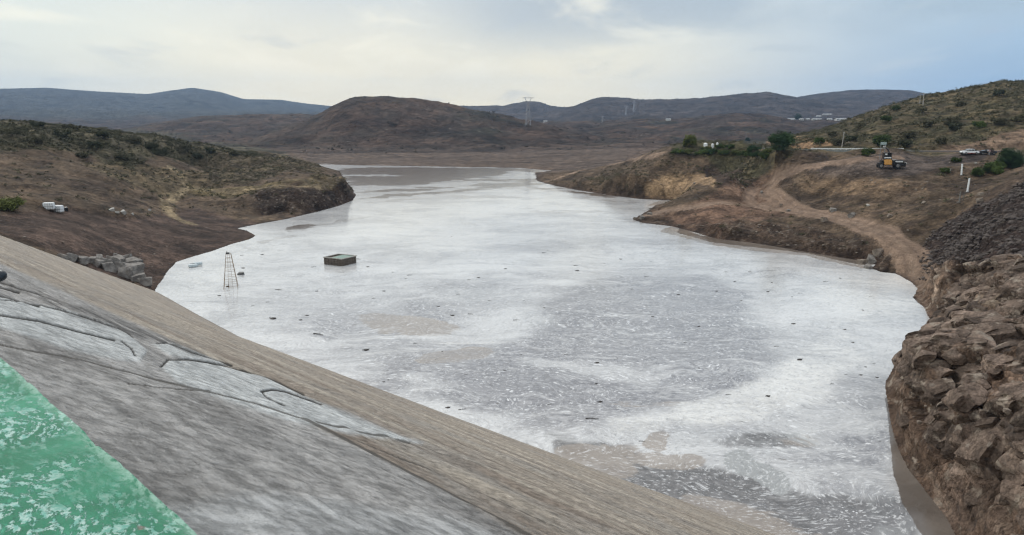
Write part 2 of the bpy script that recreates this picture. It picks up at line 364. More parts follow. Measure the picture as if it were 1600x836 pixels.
graded = region([(1030,332),(1090,318),(1130,298),(1190,280),(1225,272),(1215,300),(1250,332),(1180,346),(1060,346)], .003, .008)
plateau = region([(1250,262),(1340,245),(1450,238),(1560,240),(1500,262),(1420,275),(1330,275)], .004, .012)
veg_l = region([(-100,185),(0,188),(200,203),(330,226),(450,240),(400,250),(300,257),(200,262),(120,240),(0,235),(-100,240)], .006, .016)
grass_l = region([(120,245),(250,262),(420,255),(330,300),(480,287),(540,282),(540,290),(420,300),(300,305),(180,290)], .004, .016)
bushes_r = region([(1050,232),(1090,218),(1200,222),(1240,240),(1235,250),(1100,246),(1050,244)], .002, .006)
darkband = region([(1100,262),(1180,252),(1290,240),(1300,250),(1200,268),(1140,300),(1120,300)], .003, .008)
mudslope = region([(-60,340),(120,330),(200,345),(300,325),(400,350),(395,370),(240,450),(100,400),(-60,350)], .006, .010)
cut_r = region([(1400,236),(1500,226),(1560,205),(1640,190),(1800,190),(1800,232),(1600,234),(1480,238)], .003, .010, 205)
orange = region([(1180,228),(1200,218),(1250,216),(1300,230),(1240,234)], .003, .006, 205)
hillR = (RR > 200) & (RR < 640) & (AZ > math.atan2(*ray(1165, 200)[:2]))

# roads: dirt tracks, and the paved road with its own flattening
trk_main = [(1432,440),(1428,420),(1424,400),(1412,385),(1385,366),(1340,350),(1290,338),(1240,329),(1190,322),(1140,321),(1080,325),(1035,330),(1010,337)]
trk_up = [(1248,330),(1222,316),(1196,302),(1212,285),(1245,268),(1290,256),(1340,250),(1400,246)]
trk_low = [(1180,324),(1168,312),(1176,298),(1205,283),(1240,266),(1280,262)]
trk_far = [(845,284),(880,275),(930,263),(990,252),(1030,243)]
trk_left = [(300,352),(275,342),(262,330),(258,318),(275,305),(298,292),(288,278),(272,264),(268,258)]
trk_left2 = [(300,293),(400,297),(470,292),(530,283)]
ledge = [(1480,494),(1530,474),(1600,462),(1700,450)]
d_main = track(trk_main, 2.4); d_up = track(trk_up, 2.1); d_low = track(trk_low, 1.6); d_far = track(trk_far, 2.6)
d_tl = track(trk_left, 1.7); d_tl2 = track(trk_left2, 2.0); d_ledge = track(ledge, 1.0)
droad = np.minimum(np.minimum(d_main, d_up), d_low)
rd = np.array([gp(1225, 236, 150), *[cps_[:2] for cps_ in (atd(1300,236,215), atd(1400,236,208), atd(1500,236,205), atd(1600,237,203), atd(1760,238,200), atd(2000,240,198))]])
rd[0] = atd(1235, 237, 224)[:2]
rd = np.vstack([atd(1205, 232, 240)[:2], atd(1180,228,290)[:2], rd][::-1] if False else [atd(1180,228,300)[:2], atd(1205,232,245)[:2], *rd])
d_asph = sdline(X, Y, rd)

# ------------------------------------------------------------------ relief
Z = Z0.copy()
rocky = np.clip(.35*rock+.8*headl+.55*mound+.5*spitrock+.5*scree+.9*cove+.25*darkband, 0, 1)
soft_ = np.clip(1-1.2*mudslope*0.8-.7*tan_-.6*plateau, .15, 1)
lake_side = sstep(RR, 360, 420)*(1-sstep(RR, 620, 700))*(AZ > -.28)*(AZ < .16)
soft_ = soft_*(1-.92*lake_side)
gap = RR*.0055
def band(L, seed, amp, ridged=False):
    k = sstep(L/gap, 2.0, 5.0)
    n = perlin(X/L+seed, Y/L-seed, seed)
    if ridged: n = .5-np.abs(n)*1.6
    return amp*k*n
rel = soft_*(band(34, 1.3, 1.6)+band(14, 2.3, 1.3)+band(6, 3.3, .85)+band(3.1, 4.3, .55)+band(1.6, 5.3, .30)+band(.8, 6.3, .16)+band(.4, 6.8, .07))
rel += rocky*(band(11, 7.7, 1.0, True)+band(5, 8.7, .9, True)+band(2.3, 9.7, .55, True)+band(1.0, 10.7, .30, True)+band(.5, 11.7, .14, True))
road_f = sstep(droad, 1.35, .8)
rel *= 1-.9*road_f; rel *= 1-sstep(d_asph, 9, 4)
rel *= 1-.6*sstep(RR, 800, 1000)
rel += sstep(RR, 640, 900)*(band(90, 3.1, 4.5, True)+band(40, 4.1, 2.6, True)+band(18, 5.1, 1.5))
shore_f = sstep(-ring, 0, np.clip(2+RR*.01, 0, 5))
Z = Z+rel*np.clip(shore_f+.15, 0, 1)
# wheel ruts
for dd, w in ((d_main, 2.4), (d_up, 2.1), (d_low, 1.6)):
    Z -= .14*np.exp(-((dd*w-1.0)/.22)**2)*(dd < 1.3)
Z -= .35*np.exp(-((d_ledge-0)/.8)**2)
# the bank always meets the water on its outline; steep where the bank is rock
sh_w = np.clip(1.2+RR*.012, 0, 4)*(1-.45*rocky*(1-rock))
land = np.where(ring > 0, -np.clip(ring*.5, 0, 4)-.05, 0)
lf = sstep(-ring, 0, sh_w)
Zl = np.maximum(Z, .25+np.clip(-ring*.02, 0, .4))
Zl = np.where(lake_side > .3, np.maximum(Z, .03+.42*fbm(X/45, Y/9, 1.1, 3)+np.clip(-ring*.006, 0, .6)), Zl)
Z = np.where(ring > 0, land, Zl*lf+.02)
# asphalt road bench
j_as = sstep(d_asph, 9, 4.6)
ARC = np.concatenate([[0], np.cumsum(np.linalg.norm(np.diff(rd, axis=0), axis=1))])
rz = np.array([17.6, 17.9, 18.0, 18.1, 18.3, 18.4, 18.5, 18.8, 19.2])[:len(rd)]
def road_z(x, y):
    best = np.full(np.shape(x), 1e18); zz = np.zeros(np.shape(x))
    for i in range(len(rd)-1):
        a = rd[i]; e = rd[i+1]-a; t = np.clip(((x-a[0])*e[0]+(y-a[1])*e[1])/(e@e), 0, 1)
        d = (x-a[0]-e[0]*t)**2+(y-a[1]-e[1]*t)**2; zz = np.where(d < best, rz[i]+(rz[i+1]-rz[i])*t, zz); best = np.minimum(d, best)
    return zz
Z = Z*(1-j_as)+(road_z(X, Y)-.08)*j_as
# the dam stands here: the ground dives under its face
dd_ = sdpoly(X, Y, dam_poly)
Z = np.where(dd_ > -.3, np.minimum(Z, Z-sstep(dd_, -.3, 2.5)*30), Z)
Z = np.maximum(Z, -8)

# rock breaks along blocks: cells of a tilted bedding, each pushed out or back, with open joints between
def cells(x, y, z, seed):
    xi, yi, zi = np.floor(x).astype(np.int64), np.floor(y).astype(np.int64), np.floor(z).astype(np.int64)
    f1 = np.full(x.shape, 9.); f2 = np.full(x.shape, 9.); idr = np.zeros(x.shape); tl = np.zeros(x.shape)
    for a in (-1, 0, 1):
        for b_ in (-1, 0, 1):
            for c_ in (-1, 0, 1):
                h = _p[_p[_p[(xi+a+seed) & 255]+((yi+b_) & 255)]+((zi+c_) & 255)]
                q = _gr[h]*.5+.5; g2 = _gr[(h*7+13) & 255]; pl = (xi+a+q[:, 0]-x)*g2[:, 0]+(yi+b_+q[:, 1]-y)*g2[:, 1]+(zi+c_+q[:, 2]-z)*g2[:, 2]; d = np.sqrt((xi+a+q[:, 0]-x)**2+(yi+b_+q[:, 1]-y)**2+(zi+c_+q[:, 2]-z)**2)
                m_ = d < f1; f2 = np.where(m_, f1, np.minimum(f2, d)); idr = np.where(m_, _p[h+31]/255.0, idr); tl = np.where(m_, pl, tl); f1 = np.where(m_, d, f1)
    return idr-.5, f2-f1, tl
blocky = np.clip(rock*lf+.9*cove*lf+.55*headl*lf+.5*mound*lf+.4*spitrock*lf+.25*scree*lf, 0, 1)*(dd_ < -1)*(1-road_f)*sstep(d_ledge, .6, 1.4)
gx = np.gradient(Z, axis=0)/np.gradient(RR, axis=0); ga = np.gradient(Z, axis=1)/(np.gradient(AZ, axis=1)*RR)
sn, cn = np.sin(AZ), np.cos(AZ); NX = -(gx*sn+ga*cn); NY = -(gx*cn-ga*sn); nl = np.sqrt(NX**2+NY**2+1); NX /= nl; NY /= nl; NZ = 1/nl
ii = np.nonzero(blocky > .02); bx, by, bz = X[ii], Y[ii], Z[ii]
wx0 = 1.2*fbm(bx/5, by/5, bz/5, 3); wz0 = .8*fbm(bx/6+4, by/6, bz/6, 2)
tx = bx+wx0+.35*bz; ty = by+wx0*.7; tz = bz+.28*bx-.12*by+wz0
disp = np.zeros(bx.shape); crackv = np.zeros(bx.shape); tone = np.zeros(bx.shape)
for sc_, amp, seed in ((8.0, 1.3, 3), (3.2, .5, 40), (1.3, .2, 90)):
    idr, e_, tl_ = cells(tx/sc_, ty/sc_, tz/(sc_*.55), seed); cr = np.exp(-(e_/.07)**2)
    far_ok = sstep(sc_/(RR[ii]*.0045), 1.2, 3.0); tone += idr*(.55 if sc_ < 5 else .35)*far_ok
    disp += far_ok*amp*(idr*.75+tl_*.85-.30*cr); crackv = np.maximum(crackv, cr*far_ok*(.5+.5*(sc_ > 1.5)))
disp += .16*fbm(tx/2.4, ty/2.4, tz/.5, 4)
bl = blocky[ii]; crack = np.zeros_like(X); crack[ii] = crackv*bl; tonev = np.zeros_like(X); tonev[ii] = tone*bl
DX = np.zeros_like(X); DY = np.zeros_like(X); DX[ii] = disp*bl*NX[ii]; DY[ii] = disp*bl*NY[ii]; Z = Z.copy(); Z[ii] += disp*bl*NZ[ii]
XS, YS = X+DX, Y+DY

# ------------------------------------------------------------------ ground colours (albedo by soil, rock and plant cover; haze tone on the far mountains)
def C3(c): return np.array(c, float)
albedo = np.zeros(X.shape+(3,))
def lay(m, c): 
    global albedo
    m = np.clip(m, 0, 1)[..., None]; albedo = albedo*(1-m)+C3(c)*m
lay(np.ones_like(X), (.128, .100, .072))
lay(sstep(RR, 380, 460), (.150, .118, .100))
lay(lake_side, (.125, .102, .088))
lay(lake_side*sstep(fbm(X/60, Y/14, 4.4, 3), 0, .3), (.085, .068, .058))
hill = sstep(RR, 640, 780)
lay(hill, (.105, .074, .056))
lay(hill*sstep(wnoise2, -.1, .35), (.082, .068, .056))
lay(hill*sstep(fbm(X/70, Y/70, 9.1, 4), .12, .32), (.062, .060, .045))
lay(sstep(RR, 2300, 3000)*(AZ < -.15), (.088, .100, .094))  # raised bluish tone puts part of the distance haze into the colour
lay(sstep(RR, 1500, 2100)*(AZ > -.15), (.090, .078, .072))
lay(sstep(wnoise, .0, .35)*(RR < 640)*.5, (.165, .125, .095))
lay(sstep(wnoise, -.05, -.35)*(RR < 640)*.6, (.085, .066, .056))
lay(mudslope, (.108, .080, .068)); lay(mudslope*sstep(fbm(X/14, Y/5, 2.4, 3), .05, .3), (.078, .058, .050))
lay(grass_l*.8, (.150, .125, .078)); lay(grass_l*sstep(nz3, .1, .4)*.7, (.22, .19, .125))
lay(veg_l*.9, (.095, .092, .060)); lay(veg_l*sstep(nz3, .15, .4), (.17, .155, .105))
lay(mound*.9, (.120, .102, .066)); lay(mound*sstep(nz3, .1, .35)*.7, (.20, .18, .12))
lay(headl*sstep(Z, 7.0, 6.0)*.9, (.062, .046, .038)); lay(ptop*.85, (.20, .17, .095))
lay(rightslope*.8, (.115, .088, .062)); lay(rightslope*sstep(nz3, .1, .4)*.5, (.19, .155, .11))
lay(darkband*.85, (.060, .045, .038))
lay(tan_, (.36, .27, .175)); lay(tan_*sstep(nz3, .2, .4)*.6, (.25, .185, .13)); lay(tan2*.65, (.27, .20, .135)); lay(red*.7, (.22, .135, .10))
lay(spitrock*.7, (.100, .074, .058)); lay(spitrock*sstep(wnoise, 0, .3)*.7, (.17, .12, .09)); lay(cove, (.13, .10, .08))
lay(plateau*.8, (.145, .125, .118)); lay(plateau*sstep(wnoise, .05, .3)*.8, (.078, .068, .064))
lay(bushes_r*.9, (.085, .085, .045))
hr = hillR*sstep(RR, 226, 236)
lay(hr, (.125, .108, .064)); lay(hr*sstep(wnoise, -.05, .25), (.088, .086, .048)); lay(hr*sstep(nz3, .1, .4)*.7, (.19, .155, .105))
lay(cut_r*.85, (.235, .175, .135)); lay(orange, (.34, .24, .15)); 
lay(scree, (.052, .040, .038)); lay(scree*sstep(nz3, .1, .4)*.5, (.085, .068, .062))
lay(rock, (.150, .112, .088)); lay(rock*sstep(wnoise, .05, .35), (.205, .155, .122)); lay(rock*sstep(wnoise, -.1, -.4)*.6, (.17, .14, .125)); lay(rock*sstep(fbm(X/5, Y/5, Z/1.5, 4), .12, .3)*.7, (.34, .29, .25))
lay(graded*.8, (.205, .142, .108))
rcol = (.30, .232, .185)
for dd in (droad, d_far): lay(sstep(dd+.25*wnoise, 1.3, .85)*.92, rcol)
for dd in (d_main*2.4, d_up*2.1, d_low*1.6): lay(np.exp(-((dd-1.0)/.3)**2)*.5, (.15, .115, .095)); 
lay(np.exp(-((d_main*2.4-0)/.35)**2)*.4, (.30, .245, .20))
for dd in (d_tl, d_tl2): lay(sstep(dd+.4*nz3, 1.2, .5)*.95, (.30, .255, .17))
lay(sstep(d_ledge, 1.3, .6)*.8, (.28, .24, .195))
# wet fringe at the waterline
lay(sstep(-ring, np.clip(RR*.010, .8, 3.5), 0)*(RR < 400)*.85*(1-.5*rock), (.066, .046, .038))

albedo *= (1+1.25*tonev*(1 if True else 0))[..., None]
lay(crack*.55, (.075, .060, .052))
warmk = np.clip(1-.25*hill, 0, 1)[..., None]
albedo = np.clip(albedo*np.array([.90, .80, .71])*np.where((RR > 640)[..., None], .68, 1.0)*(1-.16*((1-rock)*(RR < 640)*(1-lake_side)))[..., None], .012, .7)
def grid_faces(nr, nc, keep):
    i, j = np.nonzero(keep); b = i*nc+j
    return np.stack([b, b+1, b+nc+1, b+nc], 1)
nr_, nc_ = X.shape
V_all = np.stack([XS, YS, Z], -1).reshape(-1, 3); A_all = albedo.reshape(-1, 3); R_all = np.clip(rocky+.65*rock, 0, 1).reshape(-1)
quad_r = RR[:-1, :-1]; qroad = (droad[:-1, :-1] < 1.12) & (quad_r < 300) & (ring[:-1, :-1] < 0); qrock = (rock[:-1, :-1] > .5) & (~qroad)
qfar = quad_r > 640; qmt = quad_r > 2500
def terr_obj(name, keep, m, smooth=True):
    fc = grid_faces(nr_, nc_, keep); used, inv = np.unique(fc.ravel(), return_inverse=True)
    o = mesh_np(name, V_all[used], inv.reshape(-1, 4), [m], smooth); vattr(o.data, 'Col', A_all[used], 'FLOAT_COLOR'); vattr(o.data, 'rk', R_all[used])
    o['kind'] = 'structure'; return o
vis = (Z[:-1, :-1] > -2.5)
terr_obj('ground', ~qfar & ~qroad & ~qrock & vis, M_GROUND)
terr_obj('rocky_bank', qrock & ~qfar & vis, M_ROCK, False)
terr_obj('dirt_road', qroad & ~qfar & vis, M_ROAD)
terr_obj('hills', qfar & ~qmt, M_FAR)
terr_obj('mountains', qmt, M_FAR)

def ground_z(x, y):
    a = math.atan2(x, y); r = math.hypot(x, y)
    j = int(np.clip(np.searchsorted(az, a), 1, len(az)-1)); i = int(np.clip(np.searchsorted(rr, r), 1, len(rr)-1))
    fa = (a-az[j-1])/(az[j]-az[j-1]); fr = (r-rr[i-1])/(rr[i]-rr[i-1])
    return float((Z[i-1, j-1]*(1-fa)+Z[i-1, j]*fa)*(1-fr)+(Z[i, j-1]*(1-fa)+Z[i, j]*fa)*fr)
def on_ground(px, py, rmin=18.0):
    """world point of the finished ground seen at a photo pixel"""
    a, r = hit(px, py, rmin, Z); x, y = r*math.sin(a), r*math.cos(a); return Vector((x, y, max(ground_z(x, y), 0)))
#@@PART2

# ------------------------------------------------------------------ water: one level sheet, foam film and some painted sky sheen carried as attributes
wr = np.concatenate([steps(22, 130, .012), steps(130, 760, .009)]); wa = np.radians(np.linspace(-58, 60, 620))
WA, WR = np.meshgrid(wa, wr); wx = WR*np.sin(WA); wy = WR*np.cos(WA)
upx, upy = project(wx, wy, np.zeros_like(wx))          # only used to read positions off the photo once; stored per vertex in the world
_u, _v = upx.copy(), upy.copy(); wsc = np.clip(60/WR, .15, 1.2)
upx = upx+wsc*(60*fbm(wx/12, wy/9, 14.4, 5)); upy = upy+wsc*(26*fbm(wx/12, wy/9, 24.4, 5))
wn1 = fbm(wx/14, wy/14, 4.4, 4); wn2 = fbm(wx/5, wy/5, 6.4, 3)
def blob(px, py, rx, ry, rot=0, soft=.35, wob=.35):
    c, s = math.cos(R(rot)), math.sin(R(rot)); dx, dy = upx-px, upy-py
    e = np.sqrt(((dx*c+dy*s)/rx)**2+((-dx*s+dy*c)/ry)**2)+wob*wn1+wob*.5*wn2
    return sstep(e, 1+soft, 1-soft)
def wpoly(poly, soft, wob=10):
    # distances measured in the plane, scaled by range
    P = [tuple(atz(px, py, 0)[:2]) for px, py in poly]; s = sdpoly(wx, wy, P)
    return sstep(s+wob*wn1, -soft, soft)
def mx_(*a):
    r = a[0]
    for b in a[1:]: r = np.maximum(r, b)
    return r
brown = mx_(blob(632,505,66,17,8,.4,.5), blob(722,556,64,15,-9,.4,.5), blob(1042,714,56,17,6,.4,.5), blob(1022,682,28,12,10,.4,.6),
    blob(940,702,70,14,-12,.4,.3)*.8, blob(1265,690,55,18,-10,.5,.5)*.45, blob(1000,630,70,25,0,.6,.4)*.35,
    wpoly([(850,700),(910,690),(965,700),(985,735),(960,750),(900,730)], 1.5, 2.5)*.8, wpoly([(1060,768),(1120,780),(1210,808),(1290,832),(1330,850),(1330,900),(1150,870)], 1.2, 1.6)*.75,
    wpoly([(1050,352),(1090,362),(1180,372),(1240,380),(1330,394),(1375,410),(1345,418),(1260,400),(1180,393),(1100,380),(1040,362)], 1.0, 3.0)*.95,
    wpoly([(1035,311),(1100,316),(1100,324),(1040,320),(1010,322)], 1.0, 1.0))
gcl = mx_(wpoly([(880,445),(960,432),(1110,426),(1170,455),(1200,510),(1195,560),(1150,600),(1080,630),(1000,650),(930,668),(860,690),(760,650),(690,610),(650,580),(780,540),(850,500)], 3.5, 8.0)*.85,
    wpoly([(640,560),(900,560),(1000,640),(900,690),(830,692),(700,640),(600,600)], 3.0, 8.0)*.75, blob(980,455,120,22,0,.4,.4)*.6, blob(1250,640,170,40,-8,.5,.4)*.6,
    blob(760,440,120,14,-4,.5,.4)*.45, blob(1330,700,90,120,0,.4,.4)*.7, blob(740,590,110,40,10,.5,.5)*.5, blob(620,520,190,60,6,.5,.4)*.55, blob(480,470,90,25,0,.5,.5)*.35, blob(900,380,160,12,-3,.5,.4)*.4, blob(600,350,90,10,-8,.5,.5)*.4)
dark = mx_(wpoly([(890,688),(960,690),(1010,735),(1110,745),(1180,762),(1270,790),(1330,780),(1430,800),(1460,860),(1300,870),(1150,815),(1000,760)], 2.0, 4.0),
    blob(905,700,60,20,20,.5,.4)*.6, blob(1200,690,110,18,6,.4,.5)*.6)
white = mx_(blob(1350,470,90,40,0,.6,.2), blob(1410,450,40,26,20,.6,.2)*1.3, wpoly([(930,650),(1050,635),(1180,605),(1230,560),(1330,580),(1280,625),(1150,650),(1040,668),(950,690)], 2.0, 4.0)*1.0,
    blob(1290,560,70,45,-20,.6,.4)*.8, blob(780,322,190,18,0,.6,.3)*.9, blob(600,350,130,32,-8,.6,.3)*.8, blob(700,375,150,20,0,.6,.3)*.6, blob(330,420,60,24,-10,.6,.3)*.6, blob(660,540,180,9,-4,.6,.5)*.5)  # white foam; far and left blobs also paint the cream sky reflection
glaze = mx_(blob(1160,722,60,28,25,.5,.8), blob(1260,690,50,20,15,.5,.8)*.8, blob(1385,790,60,60,0,.5,.4)*.6, blob(1200,745,40,20,30,.3,.5))
farm = mx_(*[blob(px, py, rx, ry, rot, .25, .45) for px, py, rx, ry, rot in [(760,291,80,3,0),(700,286,60,2.5,0),(850,297,60,2.5,2),(640,297,50,2,-3),(690,302,90,2.5,-3),(800,283,50,2,0),
    (940,312,60,2.5,4),(610,315,60,2,-4),(760,308,60,2,0),(880,330,90,2.5,2),(1010,347,50,2,3),(465,360,22,5,-12),(540,345,50,2,-8),(430,375,30,3,-10)]])
chan = np.maximum(wpoly([(1384,622),(1389,650),(1395,700),(1401,745),(1416,790),(1440,840),(1480,900),(1600,900),(1440,590)], .4, .5), wpoly([(1062,356),(1095,368),(1180,378),(1250,388),(1330,400),(1372,414),(1345,414),(1260,396),(1180,387),(1110,378),(1060,364)], .8, 1.2)*.8)
mudw = wpoly([(528,262.5),(600,262),(700,262),(850,263.5),(862,267),(835,270),(806,267),(785,273),(750,277.5),(700,283),(650,288),(600,291),(545,290),(530,275)], 8, 14)*(1-.9*blob(585,274,60,1.3,0,.5,.3))
mudw = np.maximum(mudw, blob(800,288,70,4,-2,.5,.4)*.8); mudw = np.maximum(mudw, blob(690,300,130,2.6,-5,.5,.4)*.7); mudw = np.maximum(mudw, blob(790,281,90,2.2,0,.5,.4)*.75); mudw = np.maximum(mudw, blob(640,296,70,2.0,-3,.5,.4)*.7); mudw = np.maximum(mudw, blob(470,357,34,5,-10,.6,.5)*.7); mudw = np.maximum(mudw, blob(900,300,80,2.5,6,.5,.4)*.6)
fc = grid_faces(len(wr), len(wa), np.ones((len(wr)-1, len(wa)-1), bool))
M_WATER = bpy.data.materials.new('foamy_water'); M_WATER.use_nodes = True
t = NT(M_WATER.node_tree); L = t.t.links; b = t.t.nodes['Principled BSDF']
P = t.n('ShaderNodeNewGeometry').outputs['Position']
def A(nm): return t.n('ShaderNodeAttribute', attribute_name=nm).outputs['Fac']
aB, aG, aD, aW, aZ, aF = A('brown'), A('grey'), A('dark'), A('white'), A('glaze'), A('farm')
# drift of the film: coordinates warped by a slow swirl
w1 = t.n('ShaderNodeTexNoise', {'Vector': P, 'Scale': .035, 'Detail': 3.0}).outputs['Color']
w2 = t.n('ShaderNodeTexNoise', {'Vector': P, 'Scale': .16, 'Detail': 3.0}).outputs['Color']
Pw = t.vm('ADD', t.vm('ADD', P, t.vm('SCALE', w1)), t.vm('SCALE', w2))
for nd, k in zip([x for x in t.t.nodes if x.bl_idname == 'ShaderNodeVectorMath' and x.operation == 'SCALE'], (26, 6)): nd.inputs['Scale'].default_value = k
Pr = t.n('ShaderNodeMapping', {'Vector': Pw, 'Rotation': (0, 0, R(-12)), 'Scale': (.22, 1, 1)}).outputs[0]
streak = t.noise(Pr, .35, 9, .62, .4); swirl = t.noise(Pw, .11, 8, .6, .6); grain = t.noise(P, 1.3, 7, .72); fineg = t.noise(P, 5.0, 4, .7)
white_c = t.mix(t.ss(swirl, .38, .62), (.56, .56, .55), (.74, .735, .715))
grey_c = t.mix(t.ss(grain, .35, .65), (.19, .186, .196), (.36, .355, .362))
gm = t.math('ADD', t.math('MULTIPLY', aG, 1.0), t.math('SUBTRACT', t.math('MULTIPLY', swirl, 1.5), .75))
gm = t.ss(gm, -.05, .85)
col = t.mix(gm, white_c, grey_c)
col = t.mix(t.math('MULTIPLY', t.ss(streak, .50, .66), .55), col, (.36, .355, .36))
col = t.mix(t.math('MULTIPLY', t.ss(streak, .45, .33), .60), col, (.70, .695, .675))
col = t.mix(t.math('MULTIPLY', t.ss(grain, .52, .64), .45), col, (.33, .325, .33))
ln1 = t.math('SUBTRACT', 1.0, t.math('MULTIPLY', t.math('ABSOLUTE', t.math('SUBTRACT', t.noise(Pr, .16, 6, .6, 1.2), .5)), 26.0), clamp=True)
col = t.mix(t.math('MULTIPLY', ln1, .35), col, (.74, .73, .71))
ln2 = t.math('SUBTRACT', 1.0, t.math('MULTIPLY', t.math('ABSOLUTE', t.math('SUBTRACT', t.noise(Pr, .23, 7, .6, 1.6), .47)), 34.0), clamp=True)
col = t.mix(t.math('MULTIPLY', ln2, .40), col, (.33, .32, .325))
col = t.mix(t.ss(t.math('ADD', aW, t.math('MULTIPLY', t.math('SUBTRACT', streak, .5), 2.4)), .35, 1.0, 0, .72), col, t.mix(t.ss(grain, .40, .62), (.92, .90, .84), (.68, .67, .645)))
dk = t.ss(t.math('ADD', aD, t.math('MULTIPLY', t.math('SUBTRACT', streak, .5), 1.6)), .30, .75)
col = t.mix(dk, col, t.mix(t.ss(grain, .4, .6), (.13, .125, .122), (.21, .20, .195)))
gz = t.ss(t.math('ADD', aZ, t.math('MULTIPLY', t.math('SUBTRACT', swirl, .5), 1.5)), .40, .60)
col = t.mix(t.math('MULTIPLY', gz, .9), col, (.36, .365, .355))
bm = t.ss(t.math('ADD', aB, t.math('MULTIPLY', t.math('SUBTRACT', streak, .5), 2.0)), .40, .62)
col = t.mix(t.math('MULTIPLY', bm, .82), col, t.mix(t.ss(swirl, .35, .65), (.31, .265, .225), (.40, .35, .30)))
fm = t.ss(t.math('ADD', aF, t.math('MULTIPLY', t.math('SUBTRACT', streak, .5), 3.6)), .45, 1.0)
col = t.mix(t.math('MULTIPLY', fm, .6), col, (.27, .24, .22))
big2 = t.noise(t.scalev(Pw, (.5, 1, 1)), .075, 7, .62); col = t.mix(t.math('MULTIPLY', t.ss(big2, .50, .60), .40), col, (.30, .295, .30)); col = t.mix(t.math('MULTIPLY', t.ss(big2, .47, .36), .45), col, (.82, .815, .79)); fg2 = t.noise(t.scalev(Pw, (.6, 1, 1)), 3.2, 7, .78); col = t.mix(t.math('MULTIPLY', t.ss(fg2, .54, .60), .62), col, (.84, .84, .83)); col = t.mix(t.math('MULTIPLY', t.ss(fg2, .45, .38), .50), col, (.20, .195, .195))
mw = t.ss(t.math('ADD', A('mudw'), t.math('MULTIPLY', t.math('SUBTRACT', t.noise(t.scalev(P, (.03, .22, 1)), 1.0, 5, .6), .5), 1.7)), .34, .5); col = t.mix(mw, col, (.155, .125, .105))
ch = t.ss(t.math('ADD', A('chan'), t.math('MULTIPLY', t.math('SUBTRACT', streak, .5), 1.0)), .40, .55)
# flecks of foam: fine crisp bits, clustered
def flecks(scale, thr, seed, clus, size):
    v = t.n('ShaderNodeTexVoronoi', {'Vector': t.scalev(t.vm('ADD', Pw, (seed, seed*2, 0)), (.55, 1, 1)), 'Scale': scale, 'Randomness': 1.0})
    h = t.n('ShaderNodeSeparateColor', {0: v.outputs['Color']}).outputs[0]
    return t.math('MULTIPLY', t.math('MULTIPLY', t.ss(v.outputs['Distance'], size, size*.6), t.math('GREATER_THAN', h, thr)), clus)
cl1 = t.ss(t.noise(P, .12, 5, .7), .42, .60); cl2 = t.ss(t.noise(P, .3, 4, .7), .46, .58)
fk = t.math('MAXIMUM', flecks(1.6, .62, 3.0, cl1, .33), flecks(3.2, .60, 11.0, cl2, .36))
fk = t.math('MAXIMUM', fk, flecks(.9, .86, 21.0, t.math('MAXIMUM', dk, .25), .22))
fk = t.math('MULTIPLY', fk, t.math('SUBTRACT', 1.0, t.math('MULTIPLY', bm, .97)))
fk = t.math('MULTIPLY', fk, t.math('SUBTRACT', 1.0, t.math('MULTIPLY', gz, .8)))
col = t.mix(t.math('MULTIPLY', fk, t.ss(aG, 0, .6, .5, .85)), col, (.88, .88, .87))
fk = t.math('MULTIPLY', fk, t.math('SUBTRACT', 1.0, t.math('MULTIPLY', ch, .9)))
# dark crumbs of bark and leaves
dkf = flecks(1.1, .93, 31.0, t.ss(t.noise(P, .06, 3, .6), .40, .60), .16)
col = t.mix(t.math('MULTIPLY', dkf, .7), col, (.12, .10, .085))
col = t.mix(t.math('MULTIPLY', ch, .93), col, t.mix(t.ss(swirl, .35, .65), (.12, .095, .075), (.19, .155, .125)))
L.new(col, b.inputs['Base Color'])
cov = t.math('MAXIMUM', bm, t.math('MAXIMUM', dk, gz), clamp=True)
L.new(t.mix(cov, (.14, .14, .14), (.08, .08, .08)), b.inputs['Roughness'])
b.inputs['IOR'].default_value = 1.33; b.inputs['Specular IOR Level'].default_value = .5
bh = t.math('ADD', t.math('MULTIPLY', grain, .5), t.math('MULTIPLY', streak, .6))
bp = t.n('ShaderNodeBump', {'Height': bh, 'Strength': .22, 'Distance': .05}); L.new(bp.outputs[0], b.inputs['Normal'])
water = mesh_np('water', np.stack([wx, wy, np.zeros_like(wx)], -1).reshape(-1, 3), fc, [M_WATER])
for k, v in dict(brown=brown, grey=gcl, dark=dark, white=white, glaze=glaze, farm=farm, mudw=mudw, chan=chan).items(): vattr(water.data, k, v.reshape(-1))
tag(water, kind='structure')

# ------------------------------------------------------------------ dam: sloping concrete face, crest walkway, painted parapet
Wc = np.array(Wl); ws = Wc[:, :2]@ed; wnn = Wc[:, :2]@en
s_f = np.linspace(ws[0]-12, ws[-1]+5, 900); n_f = np.interp(s_f, ws, wnn); k = np.hanning(45); k /= k.sum(); n_f = np.convolve(np.pad(n_f, 22, 'reflect', reflect_type='odd'), k, 'valid')
azE0 = math.atan2(Wl[0][0], Wl[0][1]); azE1 = math.atan2(crestL[0], crestL[1])
da = np.concatenate([np.linspace(azE1, R(-38), 90, endpoint=False), np.linspace(R(-38), R(41), 980, endpoint=False), np.linspace(R(41), R(100), 60)]); nv = 640; nu = len(da)
def cross2(o_, d_, a_, b_): # range at which the ray from the camera's foot meets line a-b
    e = b_-a_; return (a_[0]*e[1]-a_[1]*e[0])/(d_[0]*e[1]-d_[1]*e[0])
rlo, rhi = [], []
